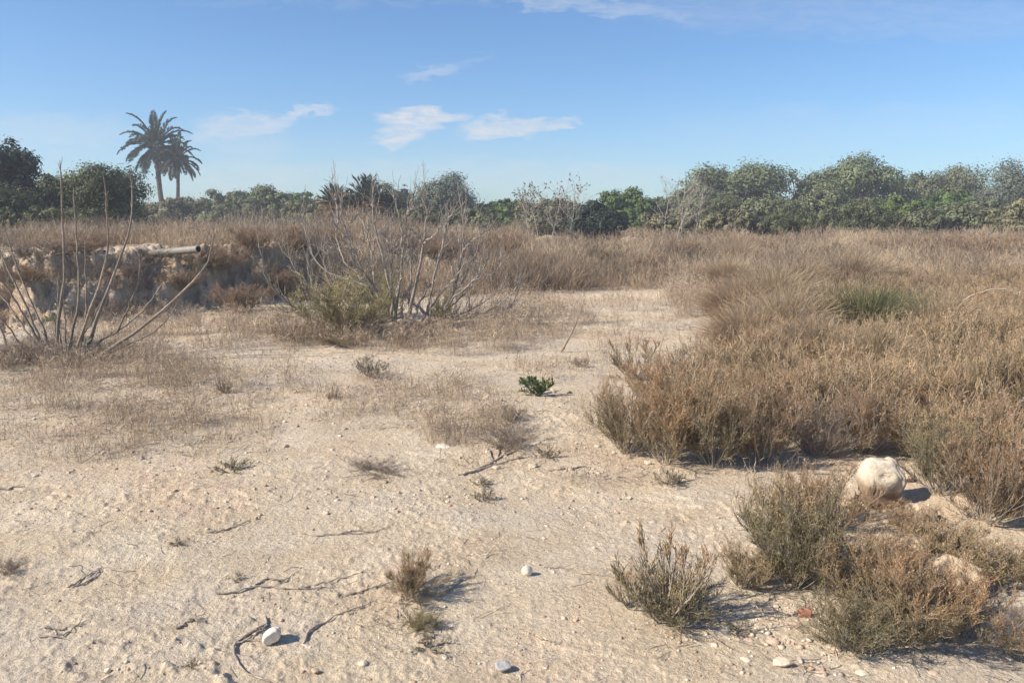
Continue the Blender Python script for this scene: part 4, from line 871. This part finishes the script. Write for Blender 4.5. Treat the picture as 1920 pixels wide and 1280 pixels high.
def bare_tree(px, base_py, d, hpx, wpx, seed, label, col, nst, leafn=160, up=.5):
    r = rs(seed); c = unproj(px, base_py, d); gz = float(hgt(c[0], d)); Hh = (base_py-(base_py-hpx))/F*d; root = link('bare_tree', None, None, (c[0], d, gz)); tag(root, label, 'tree'); b, bl = Buf(), Buf(); S = Hh
    Rw = wpx/F*d/2; a = r.rand(nst)*2*pi; x0 = np.linspace(-1, 1, nst)*Rw*.45; P = curve_pts(np.stack([x0, r.randn(nst)*.3, 0*x0], -1), np.stack([x0*.25+r.randn(nst)*.15, r.randn(nst)*.15, np.ones(nst)], -1), S*(.75+.3*r.rand(nst)), 9, r, .22)
    tubes(b, P, np.linspace(.022, .008, 9)[None], 5, col); 
    n = nst*16; p, dd, i, t = sample_on(P, r, n, .35, 1.); P2 = curve_pts(p, dd*.7+rdir(r, n)*[1, 1, .3]*1.1, S*(.15+.3*r.rand(n)), 6, r, .35, up); tubes(b, P2, np.linspace(.009, .004, 6)[None], 4, col)
    n = n*5; p, dd, i, t = sample_on(P2, r, n, .3, 1.); P3 = curve_pts(p, dd+rdir(r, n)*.8, S*(.05+.10*r.rand(n)), 4, r, .35, up*.4); tubes(b, P3, .0042, 3, col)
    p, dd, i, t = sample_on(P3, r, leafn, .5, 1.); v = unit(dd+rdir(r, leafn)); s = .05; leaves(bl, p, v*s, unit(np.cross(v, rdir(r, leafn)))*s*.5, np.array([.17, .16, .10])*r.uniform(.6, 1.3, (leafn, 1)))
    link('branches', b.mesh('branches', M_bark), root); link('leaves', bl.mesh('leaves', M_leaf), root)
bare_tree(1030, 440, 31, 118, 150, 801, 'thin pale nearly leafless tree in front of the tree line', (.46, .41, .35), 5, 700)
bare_tree(1275, 438, 33, 120, 110, 802, 'second pale leafless tree beside the big olives', (.42, .37, .31), 4, 60, .7)
bare_tree(60, 330, 27, 75, 90, 803, 'bare dark twigs sticking out of the left edge tree', (.12, .11, .10), 5, 300)

# distant earth heap and far power pole
for (px, py, w, lab) in [(1032, 437, 60, 'pale heap of earth behind the scrub below the bare tree'), (1182, 440, 40, 'small pale heap of earth right of the blue green bush')]:
    d = 31.; c = unproj(px, py+4, d); v, f = ico(4); v = v*(1+.15*noise(v[:, 0]*2, v[:, 1]*2, 3)+.05*noise(v[:, 0]*7, v[:, 2]*7, 5))[:, None]; gz = float(hgt(c[0], d)); v[:, 2] = np.sign(v[:, 2])*np.abs(v[:, 2])**.5; v = v*np.array([w/F*d*.52, .6, c[2]-gz]); v[:, 2] = np.maximum(v[:, 2], -.1)
    tag(link('earth_heap', mesh_from('earth_heap', v, None, f, [M_rock], np.full((len(v), 3), [.40, .31, .21]), True), None, (c[0], d, gz)), lab, 'earth heap')
def pole():
    d = 150; c = unproj(1911, 298, d); gz = float(hgt(c[0], d)); b = Buf(); h = c[2]-gz; tubes(b, np.array([[[0, 0, 0], [0, 0, h]]]), np.array([[.14, .10]]), 8, (.3, .28, .26)); tubes(b, np.array([[[-1.6, 0, h-.5], [1.6, 0, h-.5]]]), .07, 6, (.25, .24, .23))
    for x in (-1.4, 0, 1.4): tubes(b, np.array([[[x, 0, h-.5], [x, 0, h-.1]]]), .06, 6, (.3, .3, .3))
    tag(link('power_pole', b.mesh('power_pole', M_bark), None, (c[0], d, gz)), 'distant power pole with one crossbar above the right edge trees', 'power pole')
pole()

# ------------------------------------------------------------------ air
HAZE = .0019
def haze():
    me = bpy.data.meshes.new('haze'); x, y0, y1, z0, z1 = 130, -15, 165, -3., 14.
    v = [(-x, y0, z0), (x, y0, z0), (x, y1, z0), (-x, y1, z0), (-x, y0, z1), (x, y0, z1), (x, y1, z1), (-x, y1, z1)]
    f = [(0, 3, 2, 1), (4, 5, 6, 7), (0, 1, 5, 4), (1, 2, 6, 5), (2, 3, 7, 6), (3, 0, 4, 7)]; me.from_pydata(v, [], f)
    m = bpy.data.materials.new('haze_air'); m.use_nodes = True; t = m.node_tree
    for n in list(t.nodes): t.nodes.remove(n)
    p = t.nodes.new('ShaderNodeVolumePrincipled'); p.inputs['Color'].default_value = (.82, .88, 1., 1); p.inputs['Density'].default_value = HAZE; p.inputs['Anisotropy'].default_value = .2
    o = t.nodes.new('ShaderNodeOutputMaterial'); t.links.new(p.outputs[0], o.inputs['Volume']); me.materials.append(m)
    tag(link('haze', me), 'thin bluish air over the whole field', None, None, 'stuff')
USE_HAZE = True
if USE_HAZE: haze()
